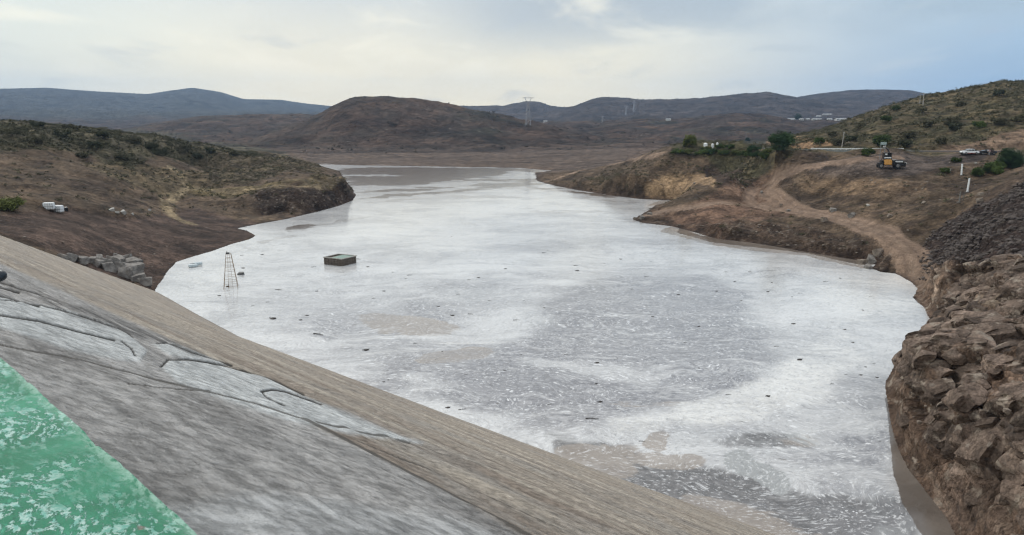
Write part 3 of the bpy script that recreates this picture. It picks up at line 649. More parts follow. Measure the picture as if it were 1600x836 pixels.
for a_ in da:
    d_ = np.array([math.sin(a_), math.cos(a_)]); den = d_@en
    rlo.append(min(.50/max(den, 1e-3), 88.0) if den > 0 else 88.0)
    if a_ < azE0: rhi.append(cross2(0, d_, crestL[:2], Wl[0][:2]))
    else:
        rt = np.linspace(20, 140, 2400); px_ = rt[:, None]*d_[None]; rhi.append(rt[min(2399, int(np.argmax(px_@en > np.interp(px_@ed, s_f, n_f))))]*(1+.12*sstep(a_, azE0, azE0+.06)))
rlo = np.array(rlo); rhi = np.maximum(np.array(rhi), rlo*1.0005)
tq = np.linspace(0, 1, nv)[:, None]; DR = rlo[None]*(rhi/rlo)[None]**tq; DA = da[None]+0*tq
dx_, dy_ = DR*np.sin(DA), DR*np.cos(DA); um = dx_*ed[0]+dy_*ed[1]; vmm = dx_*en[0]+dy_*en[1]
vfr = (vmm-.6)/(np.interp(um, s_f, n_f)-.6); dz_ = 23.8*(1-vfr)
Pd = np.stack([dx_, dy_, dz_], -1)
nd_ = np.array([.50*en[0], .50*en[1], .866])[None, None]
dpx, dpy = project(Pd[..., 0], Pd[..., 1], Pd[..., 2])
dn = fbm(um/3, vmm/1.0, 3.1, 5); dn2 = fbm(um/.5, vmm/.25, 6.1, 4)
def dreg(poly, soft=3, wob=6): return sstep(sdpoly(dpx, dpy, poly)+wob*dn, -soft, soft)
def dline(line, w): return sstep(sdline(dpx, dpy, line)+.5*dn2, w, w*.7)
tan_band = dreg([(-400,250),(-50,340),(243,440),(1400,890),(900,890),(815,836),(680,760),(570,705),(470,656),(600,676),(652,693),(600,668),(545,643),(470,618),(420,600),(330,562),(240,518),(150,478),(60,437),(0,412),(-60,395),(-400,290)], 3, 3)
smooth = mx_(dreg([(-30,462),(60,476),(110,488),(170,508),(205,527),(230,548),(218,566),(180,562),(100,545),(0,512),(-30,505)], 3, 3),
             dreg([(250,575),(262,563),(300,563),(360,575),(420,592),(470,618),(545,650),(600,672),(660,694),(560,682),(440,655),(350,625),(280,600)], 3, 3),
             dreg([(238,538),(270,536),(310,552),(362,571),(320,567),(262,555)], 2, 2))
palebot = dreg([(190,790),(400,780),(600,790),(700,810),(820,850),(300,870)], 14, 18)
dstreak = mx_(dreg([(70,470),(130,478),(260,528),(330,562),(300,556),(200,520),(100,490)], 5, 7))
groove = mx_(*[dline(l_, w*.95) for l_, w in [([(-60,487),(0,494),(60,503),(120,519),(178,533)], 2.4), ([(60,477),(110,490),(150,503),(187,515)], 2.0), ([(188,516),(200,521),(207,528)], 1.8),
    ([(245,538),(262,536),(300,552),(362,571)], 2.0), ([(252,573),(262,563),(290,562),(350,572),(415,590),(440,600),(475,617)], 2.4),
    ([(408,613),(425,610),(445,613),(502,633)], 2.4), ([(409,614),(416,622),(444,635)], 1.8), ([(190,535),(204,545),(211,557)], 2.0), ([(-40,430),(0,441),(60,460),(90,472)], 1.8),
    ([(-40,455),(0,463),(28,470),(60,481)], 2.2), ([(-40,440),(0,448),(30,457)], 2.2), ([(0,470),(40,473),(60,478)], 1.3)]])
seam = mx_(*[dline(l_, w) for l_, w in [([(-60,528),(0,538),(100,556),(210,583),(320,612),(400,632),(470,655),(560,676),(640,692)], 1.5), ([(470,656),(560,700),(620,730),(690,765),(760,802),(830,842)], 2.0),
    ([(200,600),(330,612)], 1.0), ([(560,690),(700,748),(900,836)], .8)]])
nk = np.clip(DR/30, .10, 1.0)
relief = (-.07*groove-.03*seam+.05*smooth)*nk+.010*dn2*(1-smooth)+.02*dn*(1-smooth)
relief = relief+(.03*sstep(perlin(um/30, vmm/.45, 2.2), -.2, .5))*tan_band
Pd = Pd+nd_*relief[..., None]
near_k = np.clip(DR/12, .12, 1.0)
Pd = Pd.reshape(-1, 3); fcd = grid_faces(nv, nu, np.ones((nv-1, nu-1), bool))
M_DAM = bpy.data.materials.new('dam_concrete'); M_DAM.use_nodes = True
t = NT(M_DAM.node_tree); L = t.t.links; b = t.t.nodes['Principled BSDF']
um_n = t.n('ShaderNodeAttribute', attribute_name='um').outputs['Fac']; vm_n = t.n('ShaderNodeAttribute', attribute_name='vm').outputs['Fac']
UV = t.n('ShaderNodeCombineXYZ', {0: um_n, 1: vm_n, 2: 0.0}).outputs[0]
aT, aS, aGv, aSm, aP, aK = A('tan'), A('smooth'), A('groove'), A('seam'), A('pale'), A('dstreak')
courses = t.noise(t.scalev(UV, (.06, 1.5, 1)), 1.0, 8, .68, .2)
fine_c = t.noise(t.scalev(UV, (.3, 3.6, 1)), 1.0, 9, .74, .2)
rub = t.noise(t.n('ShaderNodeMapping', {'Vector': UV, 'Rotation': (0, 0, R(-22)), 'Scale': (.45, 2.4, 1)}).outputs[0], 1.0, 10, .70, .6)
pit = t.noise(UV, 7.0, 6, .75); big = t.noise(UV, .12, 5, .6)
tanc = t.mix(t.ss(courses, .36, .64), (.285, .235, .19), (.46, .405, .33)); tanc = t.mix(t.ss(fine_c, .50, .70), tanc, (.19, .15, .12)); tanc = t.mix(t.ss(fine_c, .42, .30), tanc, (.54, .49, .41)); tanc = t.mix(t.ss(t.noise(t.scalev(UV, (.5, 1.2, 1)), .55, 8, .7, .8),   .44, .62, 0, .8), tanc, t.mix(t.ss(rub, .4, .6), (.22, .195, .17), (.37, .34, .30)))
gryc = t.mix(t.ss(rub, .40, .60), (.22, .208, .195), (.43, .41, .385)); gryc = t.mix(t.ss(rub, .62, .74), gryc, (.50, .48, .45)); gryc = t.mix(t.math('MULTIPLY', t.ss(big, .45, .62), .35), gryc, (.46, .455, .44))
gryc = t.mix(t.ss(rub, .37, .27), gryc, (.125, .115, .105)); nearf = t.noise(t.scalev(UV, (.7, 2.0, 1)), 11.0, 9, .74, .3); gryc = t.mix(t.ss(nearf, .54, .66, 0, .85), gryc, (.52, .50, .47)); gryc = t.mix(t.ss(nearf, .45, .33, 0, .75), gryc, (.12, .11, .10))
smc = t.mix(t.ss(rub, .35, .65), (.44, .45, .44), (.62, .63, .61))
colr = t.mix(aT, gryc, tanc); colr = t.mix(aS, colr, smc); colr = t.mix(t.math('MULTIPLY', aP, .8), colr, t.mix(t.ss(rub, .4, .6), (.38, .38, .37), (.60, .60, .585)))
colr = t.mix(t.math('MULTIPLY', aK, t.ss(fine_c, .40, .55)), colr, (.13, .125, .12))
pt2 = t.noise(t.scalev(UV, (.7, 1.2, 1)), 24.0, 5, .7); colr = t.mix(t.math('MULTIPLY', t.ss(pt2, .62, .70), .45), colr, (.07, .065, .06)); colr = t.mix(t.math('MULTIPLY', t.ss(pt2, .38, .30), .3), colr, (.58, .56, .53)); pv = t.ss(pit, .36, .64, .62, 1.36); colr = t.mix(1.0, colr, t.n('ShaderNodeCombineColor', {0: pv, 1: pv, 2: pv}).outputs[0], 'MULTIPLY')
colr = t.mix(t.math('MULTIPLY', aGv, .95), colr, (.022, .020, .018)); colr = t.mix(t.math('MULTIPLY', aSm, .85), colr, (.09, .082, .072))
# wet dark rim where the film touches the concrete
Pz = t.n('ShaderNodeSeparateXYZ', {0: t.n('ShaderNodeNewGeometry').outputs['Position']}).outputs[2]
colr = t.mix(t.math('MULTIPLY', t.ss(t.math('ADD', Pz, t.math('MULTIPLY', t.math('SUBTRACT', courses, .5), 1.2)), .75, .1), .55), colr, (.17, .14, .115))
L.new(colr, b.inputs['Base Color']); b.inputs['Roughness'].default_value = .88; b.inputs['Specular IOR Level'].default_value = .2
bh = t.math('ADD', t.math('MULTIPLY', rub, .9), t.math('ADD', t.math('ADD', t.math('MULTIPLY', pit, .4), t.math('MULTIPLY', nearf, .25)), t.math('MULTIPLY', fine_c, .5)))
bp = t.n('ShaderNodeBump', {'Height': bh, 'Strength': 1.0, 'Distance': .10}); L.new(bp.outputs[0], b.inputs['Normal'])

def empty(name, loc, label=None, cat=None, group=None, rz=0.0):
    o = bpy.data.objects.new(name, None); COL.objects.link(o); o.location = loc; o.rotation_euler = (0, 0, rz); tag(o, label, cat, group); return o
def addbox(bm, c, s, rz=0.0, M=None):
    r = bmesh.ops.create_cube(bm, size=1.0); Mx = Matrix.Translation(c) @ Matrix.Rotation(rz, 4, 'Z') @ Matrix.Diagonal((*s, 1))
    if M is not None: Mx = M @ Mx
    bmesh.ops.transform(bm, matrix=Mx, verts=r['verts']); return r['verts']
def addtube(bm, a, b_, r1, r2=None, seg=8):
    a = Vector(a); b_ = Vector(b_); d = b_-a; r2 = r1 if r2 is None else r2
    q = bmesh.ops.create_cone(bm, cap_ends=True, segments=seg, radius1=r1, radius2=r2, depth=d.length)
    Mx = Matrix.Translation((a+b_)/2) @ d.to_track_quat('Z', 'Y').to_matrix().to_4x4()
    bmesh.ops.transform(bm, matrix=Mx, verts=q['verts']); return q['verts']
def obj(name, bm, m, parent=None, smooth=False, bevel=0.0):
    me = bpy.data.meshes.new(name); bm.to_mesh(me); bm.free(); me.materials.append(m)
    if smooth:
        for p in me.polygons: p.use_smooth = True
    o = bpy.data.objects.new(name, me); COL.objects.link(o)
    if parent: o.parent = parent
    if bevel:
        md = o.modifiers.new('bevel', 'BEVEL'); md.width = bevel; md.segments = 2; md.limit_method = 'ANGLE'
    return o

dam = empty('dam', (0, 0, 0), 'huge sloping concrete dam wall stained brown and grey, running down into the foamy water', 'dam')
face = mesh_np('upstream_face', Pd, fcd, [M_DAM], parent=dam)
for kk, vv in dict(um=um, vm=vmm, tan=tan_band, smooth=smooth, groove=groove, seam=seam, pale=palebot, dstreak=dstreak).items(): vattr(face.data, kk, vv.reshape(-1))
# closing wall at the left end of the slab, and the crest walkway behind the parapet
lft = Pd.reshape(nv, nu, 3)[-1, :int(np.sum(da < azE0))]; Vl = np.concatenate([lft, lft-np.array([-.25, -.0, 2.6])]); nq = len(lft); q_ = np.arange(nq-1)
e_ = mesh_np('end_wall', Vl, np.stack([q_, q_+1, q_+1+nq, q_+nq], 1), [mat('weathered_concrete', (.36, .33, .29), .9, .25, 2.0, bump=.5)], parent=dam)
bm = bmesh.new()
mid = np.array([*(C0+ed*-20-en*3.2), 21.0]); rzc = math.atan2(ed[1], ed[0])
addbox(bm, Vector((mid[0], mid[1], 21.55)), (200, 5.4, 3.9), rzc)
obj('crest_walkway', bm, mat('walkway_concrete', (.33, .32, .30), .9, .2, 1.5, bump=.4), dam)
bm = bmesh.new()
mid2 = C0+ed*-20-en*-6; addbox(bm, Vector((mid2[0]-en[0]*6.2-2, mid2[1]-en[1]*6.2-2, 10)), (1, 1, 1)); bm.free()
# parapet: a green painted coping, chipped
M_GREEN = bpy.data.materials.new('chipped_green_paint'); M_GREEN.use_nodes = True
t = NT(M_GREEN.node_tree); L = t.t.links; b = t.t.nodes['Principled BSDF']
O = t.n('ShaderNodeTexCoord').outputs['Object']
Ow = t.vm('ADD', O, t.vm('SCALE', t.n('ShaderNodeTexNoise', {'Vector': O, 'Scale': 2.0, 'Detail': 4.0}).outputs['Color']))
t.t.nodes[-1].inputs[0]
for nd in t.t.nodes:
    if nd.bl_idname == 'ShaderNodeVectorMath' and nd.operation == 'SCALE': nd.inputs['Scale'].default_value = .25
pn1 = t.noise(Ow, 2.2, 9, .62, .3); pn2 = t.noise(t.scalev(Ow, (.7, 1.5, 1)), 28.0, 9, .74, .2); pn3 = t.noise(O, 40, 6, .7); pn4 = t.noise(t.scalev(O, (.5, 1.5, 1)), 26, 6, .7, .5)
gcol = t.mix(t.ss(pn1, .35, .65), (.010, .155, .078), (.042, .285, .165)); gcol = t.mix(t.ss(pn4, .55, .72), gcol, (.06, .33, .20)); gcol = t.mix(t.ss(pn4, .42, .30), gcol, (.012, .12, .065))
zone = t.math('ADD', t.ss(pn1, .40, .60), t.math('SUBTRACT', t.math('MULTIPLY', pn2, 1.6), 1.3))
sepO = t.n('ShaderNodeSeparateXYZ', {0: O})
zband = t.ss(t.noise(t.vm('ADD', O, (3.7, 1.2, 0)), 1.6, 4, .5), .44, .56, .15, 1.0)
chip = t.math('MULTIPLY', t.ss(pn2, .485, .535), t.math('MAXIMUM', zband, t.ss(pn1, .55, .62)))
gcol = t.mix(chip, gcol, t.mix(t.ss(pn3, .4, .6), (.20, .44, .36), (.46, .62, .55)))
bare = t.ss(t.noise(Ow, 4.5, 7, .62, .5), .64, .70)
gcol = t.mix(bare, gcol, t.mix(t.ss(pn3, .35, .65), (.20, .19, .16), (.36, .31, .26)))
dots = t.ss(t.noise(O, 22, 3, .6), .70, .74); gcol = t.mix(t.math('MULTIPLY', dots, .8), gcol, (.05, .09, .07))
edge = t.math('MULTIPLY', t.ss(sepO.outputs[1], .16, .225), t.ss(pn2, .40, .52)); gcol = t.mix(t.math('MULTIPLY', edge, .7), gcol, (.42, .62, .50))
b.inputs['Specular IOR Level'].default_value = .14; L.new(gcol, b.inputs['Base Color']); L.new(t.mix(chip, (.5, .5, .5), (.85, .85, .85)), b.inputs['Roughness'])
hgt = t.math('SUBTRACT', t.math('ADD', t.math('MULTIPLY', pn3, .25), t.math('MULTIPLY', pn2, .5)), t.math('ADD', t.math('MULTIPLY', chip, .35), t.math('MULTIPLY', bare, .5)))
bp = t.n('ShaderNodeBump', {'Height': hgt, 'Strength': .8, 'Distance': .006}); L.new(bp.outputs[0], b.inputs['Normal'])
wpar = .45; lp = 18.0; ns_ = 1800; nw = 60
su = np.linspace(-lp/2, lp/2, ns_); sw = np.linspace(-wpar/2, wpar/2, nw)
# cross section: inner face, rounded top, outer face
sec = [(-wpar/2-.0, -1.05), (-wpar/2, -.05), (-wpar/2+.012, -.015)]+[(w_, 0.0) for w_ in sw[2:-2]]+[(wpar/2-.012, -.010), (wpar/2, -.04), (wpar/2+.004, -.35)]
sec = np.array(sec); SU, K_ = np.meshgrid(su, np.arange(len(sec)), indexing='ij')
py_ = sec[K_, 0]; pz_ = sec[K_, 1]; chipn = fbm(SU/.25, py_/.1, 1.1, 4)
pz_ = pz_+.0025*fbm(SU/.12, py_/.12, 2.2, 3)*(pz_ > -.3); py_ = py_+.006*chipn*(py_ > .2); pz_ = pz_-.010*np.clip(fbm(SU/.12, 0*SU, 7.7, 4)-.1, 0, 1)*(py_ > .19)*3
fcp = grid_faces(ns_, len(sec), np.ones((ns_-1, len(sec)-1), bool))
par = mesh_np('parapet', np.stack([SU, py_, pz_], -1).reshape(-1, 3), fcp[:, ::-1], [M_GREEN], parent=dam)
pm = C0+ed*(-.5)-en*(wpar/2)
par.location = (pm[0], pm[1], 24.0); par.rotation_euler = (0, 0, rzc)
par['label'] = 'green painted concrete parapet with chipped flaking paint in the near corner'
#@@PART3

# ------------------------------------------------------------------ scrub, stones and boulders
def leaf_mat(name, c1, c2):
    m = bpy.data.materials.new(name); m.use_nodes = True; t = NT(m.node_tree); b = m.node_tree.nodes['Principled BSDF']
    P = t.n('ShaderNodeNewGeometry').outputs['Position']; n = t.noise(P, 1.1, 5, .7); n2 = t.noise(P, .12, 3, .6)
    c = t.mix(t.ss(n, .32, .68), c1, c2); c = t.mix(t.math('MULTIPLY', t.ss(n2, .5, .65), .6), c, tuple(x*1.5 for x in c2))
    m.node_tree.links.new(c, b.inputs['Base Color']); b.inputs['Roughness'].default_value = .75; b.inputs['Specular IOR Level'].default_value = .2
    return m
M_SCRUB = leaf_mat('dry_scrub', (.060, .058, .034), (.130, .118, .066))
M_SCRUB_FAR = leaf_mat('far_scrub', (.040, .038, .028), (.085, .075, .050))
M_SCRUBD = leaf_mat('dark_scrub', (.036, .042, .022), (.080, .082, .044))
M_LEAFD = leaf_mat('dark_green_leaves', (.018, .040, .016), (.045, .080, .030))
M_LEAFM = leaf_mat('mid_green_leaves', (.040, .065, .018), (.095, .130, .035))
M_LEAFY = leaf_mat('yellow_green_leaves', (.070, .085, .020), (.150, .165, .050))
M_BARK = mat('bark', (.10, .075, .055), .9, .3, 6.0)
def tuft_faces(cx, cy, cz_, w, h, nq, ls):
    """leaf-sized triangles filling a squat crown for each position (arrays)"""
    n = len(cx); q = rng.normal(size=(n, nq, 3)); q /= np.linalg.norm(q, axis=2)[..., None]; q[..., 2] = np.abs(q[..., 2])
    rad = rng.uniform(.45, 1.0, (n, nq, 1)); lump = 1+.35*np.sin(q[..., :1]*5+rng.uniform(0, 6, (n, 1, 1)))*np.cos(q[..., 1:2]*4)
    c = np.stack([cx, cy, cz_], -1)[:, None]+q*rad*lump*np.stack([w, w, h], -1)[:, None]
    a = rng.normal(size=(n, nq, 3)); b_ = rng.normal(size=(n, nq, 3)); a /= np.linalg.norm(a, axis=2)[..., None]; b_ -= (a*b_).sum(2)[..., None]*a; b_ /= np.linalg.norm(b_, axis=2)[..., None]
    s = (ls if np.isscalar(ls) else ls[:, None, None])*rng.uniform(.6, 1.3, (n, nq, 1))
    V = np.stack([c-a*s, c+a*s*.9-b_*s*.5, c+b_*s], 2).reshape(-1, 3)
    return V
def scatter(mask, n, rlo, rhi, dens=None):
    mask = mask*(1 if dens is None else dens)
    """random grid vertices weighted by mask and true area"""
    w = (mask*(RR**2)*np.gradient(LR, axis=0)*np.gradient(AZ, axis=1)*(RR > rlo)*(RR < rhi)*(ring < -1)*(Z > .3)).ravel(); w = np.clip(w, 0, None)
    cdf = np.cumsum(w); idx = np.searchsorted(cdf, rng.uniform(0, cdf[-1], n)); i, j = np.unravel_index(np.clip(idx, 0, X.size-1), X.shape); scatter.ij = (i, j)
    return X[i, j]+rng.uniform(-.5, .5, n), Y[i, j]+rng.uniform(-.5, .5, n), Z[i, j]-.05, RR[i, j]
road_ok = (sstep(droad, 1.2, 1.8)*sstep(d_asph, 6, 8)*sstep(d_far, 1, 1.6))
infr = (AZ > R(-44))*(AZ < R(44))
clump = sstep(fbm(X/16, Y/16, 12.2, 3), -.15, .25)
def scrub(name, mask, n, rlo, rhi, w0, w1, nq, ls, m):
    x, y, z, r = scatter(mask*infr, n, rlo, rhi); w = rng.uniform(w0, w1, n)*rng.choice([.7, 1, 1.35], n); h = w*rng.uniform(.5, .95, n)
    V = tuft_faces(x, y, z, w, h, nq, w*ls); o = mesh_np(name, V, np.arange(len(V)).reshape(-1, 3), [m], smooth=False); return o
s_ = scrub('scrub', veg_l*(.35+clump), 8000, 120, 420, .4, 1.15, 30, .26, M_SCRUB); tag(s_, 'grey green scrub covering the low ridge on the left bank', 'scrub', kind='stuff')
s_ = scrub('scrub', (hillR*sstep(RR, 236, 246)*(1-.8*cut_r)*(.4+clump)), 14000, 232, 640, .4, 1.2, 24, .27, M_SCRUB); tag(s_, 'olive scrub and dry grass covering the hill above the paved road', 'scrub', kind='stuff')
s_ = scrub('dry_grass', np.clip(grass_l*.5+mound*.8+rightslope*.8+bushes_r*1.2+.10*(RR < 330), 0, 1)*road_ok*(1-mudslope)*(1-rock)*(1-scree)*(1-tan_)*(1-plateau), 5200, 60, 340, .25, .7, 22, .30, M_SCRUB); tag(s_, 'sparse dry tufts dotted over the brown banks of the reservoir', 'dry grass', kind='stuff')
s_ = scrub('scrub', (RR > 640)*(.25+clump)*(AZ > -.62), 17000, 640, 3400, .9, 2.3, 10, .38, M_SCRUB_FAR); tag(s_, 'dark scrub speckled over the brown hills beyond the lake', 'scrub', kind='stuff')

def rock_mesh(seed, sub=3, flat=.6, amp=.35):
    bm = bmesh.new(); bmesh.ops.create_icosphere(bm, subdivisions=sub, radius=1.0); me = bpy.data.meshes.new('boulder'); bm.to_mesh(me); bm.free()
    V = np.zeros(len(me.vertices)*3, np.float32); me.vertices.foreach_get('co', V); V = V.reshape(-1, 3)
    r_ = np.random.default_rng(seed)
    for k in range(9):       # cut flat facets
        d = r_.normal(size=3); d /= np.linalg.norm(d); lim = r_.uniform(.42, .78); pr = V@d; ex = np.clip(pr-lim, 0, None); V = V-ex[:, None]*d*.92
    nn = fbm(V[:, 0]*1.6+seed, V[:, 1]*1.6, V[:, 2]*1.6, 4); V = V*(1+amp*.5*nn)[:, None]; V[:, 2] *= flat
    me.vertices.foreach_set('co', V.astype(np.float32).ravel()); me.update(); return me
def block_mesh(seed):
    bm = bmesh.new(); bmesh.ops.create_icosphere(bm, subdivisions=3, radius=1.3); me = bpy.data.meshes.new('block'); bm.to_mesh(me); bm.free()
    V = np.zeros(len(me.vertices)*3, np.float32); me.vertices.foreach_get('co', V); V = V.reshape(-1, 3); r_ = np.random.default_rng(seed)
    for ax, s_ in [(0, 1), (0, -1), (1, 1), (1, -1), (2, 1), (2, -1)]:
        d = r_.normal(size=3)*.20; d[ax] += s_; d /= np.linalg.norm(d); lim = r_.uniform(.55, .8); V = V-np.clip(V@d-lim, 0, None)[:, None]*d*.97
    for k in range(5):
        d = r_.normal(size=3); d /= np.linalg.norm(d); lim = r_.uniform(.75, .95); V = V-np.clip(V@d-lim, 0, None)[:, None]*d*.95
    V = V*(1+.035*fbm(V[:, 0]*3+seed, V[:, 1]*3, V[:, 2]*5, 3))[:, None]; me.vertices.foreach_set('co', V.astype(np.float32).ravel()); return me
rocks = [block_mesh(400+k) for k in range(7)]
# loose stones as one scatter
def stones(name, mask, n, rlo, rhi, s0, s1, m, label):
    x, y, z, r = scatter(mask*infr, n, rlo, rhi); bm = bmesh.new(); bmesh.ops.create_icosphere(bm, subdivisions=1, radius=1.0); bmesh.ops.triangulate(bm, faces=bm.faces)
    bv = np.array([v.co for v in bm.verts]); bf = np.array([[v.index for v in f.verts] for f in bm.faces]); bm.free()
    s = rng.uniform(s0, s1, n)*rng.choice([.6, .8, 1, 1.7], n); V = bv[None]*(1+rng.uniform(-.35, .3, (n, len(bv), 1)))*s[:, None, None]*rng.uniform(.5, 1.2, (n, 1, 3)); V[..., 2] *= .7
    V += np.stack([x, y, z+s*.1], -1)[:, None]; Fc = bf[None]+(np.arange(n)*len(bv))[:, None, None]
    o = mesh_np(name, V.reshape(-1, 3), Fc.reshape(-1, 3), [m], smooth=False); tag(o, label, 'stones', kind='stuff')
M_STONE_D = mat('dark_stone', (.075, .062, .057), .9, .3, 3.0, col2=(.13, .105, .09)); M_STONE_P = mat('pale_stone', (.30, .25, .20), .9, .3, 2.0, col2=(.17, .135, .11))
M_ROCK_OBJ = mat('boulder_stone', (.30, .275, .245), .9, .3, 1.3, bump=.9, col2=(.14, .125, .112))
stones('scree_stones', scree*(1-rock), 6000, 40, 160, .10, .34, M_STONE_D, 'dark scree of loose stones on the slope above the rock buttress')
stones('loose_stones', np.clip(rightslope*.4+spitrock*.9+tan2+cove+rock*.5+.25*mound+headl*.5+.05, 0, 1)*road_ok*(1-scree)*(RR < 330), 2600, 34, 330, .08, .26, M_STONE_P, 'pale loose stones scattered on the brown banks')

def place_rock(p, size, label, group, m=M_ROCK_OBJ, k=0, sink=.25, name='boulder'):
    me = rocks[k % 7]
    if not me.materials: me.materials.append(m)
    elif me.materials[0] != m: me = me.copy(); me.materials[0] = m
    o = bpy.data.objects.new(name, me); COL.objects.link(o); o.location = (p[0], p[1], p[2]+size*.62*(1-2*sink)*.8); o.scale = (size, size*random.uniform(.7, 1), size*random.uniform(.75, 1.05)); o.rotation_euler = (random.uniform(-.25, .25), random.uniform(-.25, .25), random.uniform(0, 6.3))
    tag(o, label, 'boulder', group); return o
bl_px = [(142,409,1.0),(153,413,1.1),(164,415,1.3),(175,410,1.2),(184,412,1.4),(182,419,1.2),(195,410,1.3),(201,417,1.5),(209,413,1.3),(196,431,1.3),(209,425,1.7),(218,438,1.3),(226,443,1.1),(169,420,1.1),(157,408,.9),(98,404,.8),(113,405,.9),(186,405,1.0),(205,433,1.0),(128,407,.8)]
for i, (px, py, s) in enumerate(bl_px):
    q = on_ground(px, py+2, 60); place_rock((q.x, q.y, q.z), s*1.15, 'grey brown boulder piled at the edge of the dam slab by the waterline', 'boulders piled at the edge of the dam slab', k=i)
# angular blocks standing out of the rock buttress, all broken along the same tilted bedding
blocks = [block_mesh(200+k) for k in range(10)]
bx_, by_, bz_, br_ = scatter(rock*sstep(Z, .2, .6)*sstep(rock, .6, .95), 1500, 30, 110, nl**.7)
bi, bj = scatter.ij; bnx, bny, bnz = NX[bi, bj], NY[bi, bj], NZ[bi, bj]; bx_, by_, bz_ = XS[bi, bj], YS[bi, bj], Z[bi, bj]
VV, FF, TT, RK, off = [], [], [], [], 0
for i in range(len(bx_)):
    me = blocks[i % 10]; V = np.zeros(len(me.vertices)*3, np.float32); me.vertices.foreach_get('co', V); V = V.reshape(-1, 3); F3 = np.zeros(len(me.polygons)*3, np.int32); me.loops.foreach_get('vertex_index', F3)
    s = min(1.9, .5*math.exp(rng.normal(.25, .5))); a = rng.normal(.45, .22); ca_, sa_ = math.cos(a), math.sin(a)
    V = V*np.array([s*1.5, s*1.0, s*.7]); V = np.stack([V[:, 0]*ca_-V[:, 1]*sa_, V[:, 0]*sa_+V[:, 1]*ca_, V[:, 2]], 1)
    nrm = Vector((bnx[i]*.75+rng.normal(0, .10), bny[i]*.75+rng.normal(0, .10), bnz[i]+.25)).normalized()
    Q = np.array(nrm.to_track_quat('Z', 'Y').to_matrix()); V = V@Q.T
    V = V+np.array([bx_[i], by_[i], bz_[i]])-np.array([bnx[i], bny[i], bnz[i]])*s*rng.uniform(.30, .52); VV.append(V); FF.append(F3.reshape(-1, 3)+off); off += len(V)
    c_ = np.array([.165, .122, .095])*rng.uniform(.55, 1.4); TT.append(np.tile(c_, (len(V), 1))); RK.append(np.ones(len(V)))
o = mesh_np('rock_blocks', np.concatenate(VV), np.concatenate(FF), [M_ROCK], smooth=False); vattr(o.data, 'Col', np.concatenate(TT), 'FLOAT_COLOR'); vattr(o.data, 'rk', np.concatenate(RK)); o['kind'] = 'structure'
M_PALE = mat('whitish_stone', (.55, .52, .47), .85, .25, 3.0)
for i, (px, py, s) in enumerate([(175,330,.75),(183,333,.5),(193,334,.65),(207,336,.4),(234,330,.5)]):
    q = on_ground(px, py); place_rock(q, s, 'whitish stone lying in a row on the brown left slope', 'whitish stones on the left slope', M_PALE, i, .2)
for i, (px, py, s) in enumerate([(1408,262,.35),(1415,256,.4),(1483,268,.45),(1524,256,.35),(1356,322,.5),(1443,318,.5),(1533,306,.6),(1530,316,.7),(1390,341,.6),(1085,288,.5)]):
    q = on_ground(px, py); place_rock(q, s, 'pale stone lying on the bare ground below the paved road', 'pale stones below the road', M_PALE if i < 5 else M_STONE_P, i+2, .2)
for i, (px, py, s) in enumerate([(1288,346,1.1),(1302,330,.9),(1330,340,.9),(1220,323,.7),(1232,331,.6),(1190,303,.6),(1347,412,1.0),(1362,409,1.2),(1356,420,.9),(1370,399,1.0),(1044,315,.6),(1003,342,.8),(993,343,.7),(1015,336,.8)]):
    q = on_ground(px, py); place_rock(q, s, 'brown boulder along the dirt track on the right bank', 'brown boulders along the dirt track', M_STONE_P if i % 3 == 0 else M_ROCK_OBJ, i, .35)

# ------------------------------------------------------------------ single shrubs and trees
def make_bush(w, h, mat_, seed, leaf=.16, n=2600, trunk=.3, lobes=9):
    r_ = np.random.default_rng(seed); V = []
    cen = [np.array([0, 0, h*.55])]+[np.array([math.cos(a)*w*r_.uniform(.3, .72), math.sin(a)*w*r_.uniform(.3, .72), h*r_.uniform(.16, .76)]) for a in np.linspace(0, 6.28, lobes, endpoint=False)]
    rad = [min(2*w, h)*.42]+[min(2*w, h)*r_.uniform(.2, .36) for _ in range(lobes)]
    for c, r0 in zip(cen, rad):
        k = n//(lobes+1); q = r_.normal(size=(k, 3)); q /= np.linalg.norm(q, axis=1)[:, None]; rr_ = r0*r_.uniform(.55, 1.05, (k, 1))*(1+.3*np.sin(q[:, :1]*7+seed))
        p = c+q*rr_*np.array([1.1, 1.1, .9]); p[:, 2] = np.clip(p[:, 2], .05, None)
        a = r_.normal(size=(k, 3)); a /= np.linalg.norm(a, axis=1)[:, None]; b_ = r_.normal(size=(k, 3)); b_ -= (a*b_).sum(1)[:, None]*a; b_ /= np.linalg.norm(b_, axis=1)[:, None]
        s = leaf*r_.uniform(.6, 1.4, (k, 1)); V.append(np.stack([p-a*s, p-b_*s*.55, p+a*s, p+b_*s*.55], 1).reshape(-1, 3))
    V = np.concatenate(V); V[:, 0] *= 1; return V
def bush(px, py, w, h, m, label, group=None, cat='shrub', seed=1, rmin=18, leaf=.16, n=2600, name='shrub'):
    q = on_ground(px, py, rmin); e = empty(name, q, label, cat, group)
    V = make_bush(w/2, h, m, seed, leaf, n); mesh_np('crown', V, np.arange(len(V)).reshape(-1, 4), [m], smooth=False, parent=e)
    bm = bmesh.new(); rs = random.Random(seed)
    for k in range(4):
        a = rs.uniform(0, 6.3); addtube(bm, (0, 0, -.15), (math.cos(a)*w*.18, math.sin(a)*w*.18, h*.55), .03+.02*h, .02, 6)
    obj('trunk', bm, M_BARK, e); return e
bush(1218,250,7.2,5.6,M_LEAFD,'large dark green round bush beside the start of the grey concrete barrier',None,'bush',3,150,.26,5200)
bush(1578,262,4.9,5.2,M_LEAFD,'dark green round bush at the right edge behind the people by the cars',None,'bush',5,130,.22,4200)
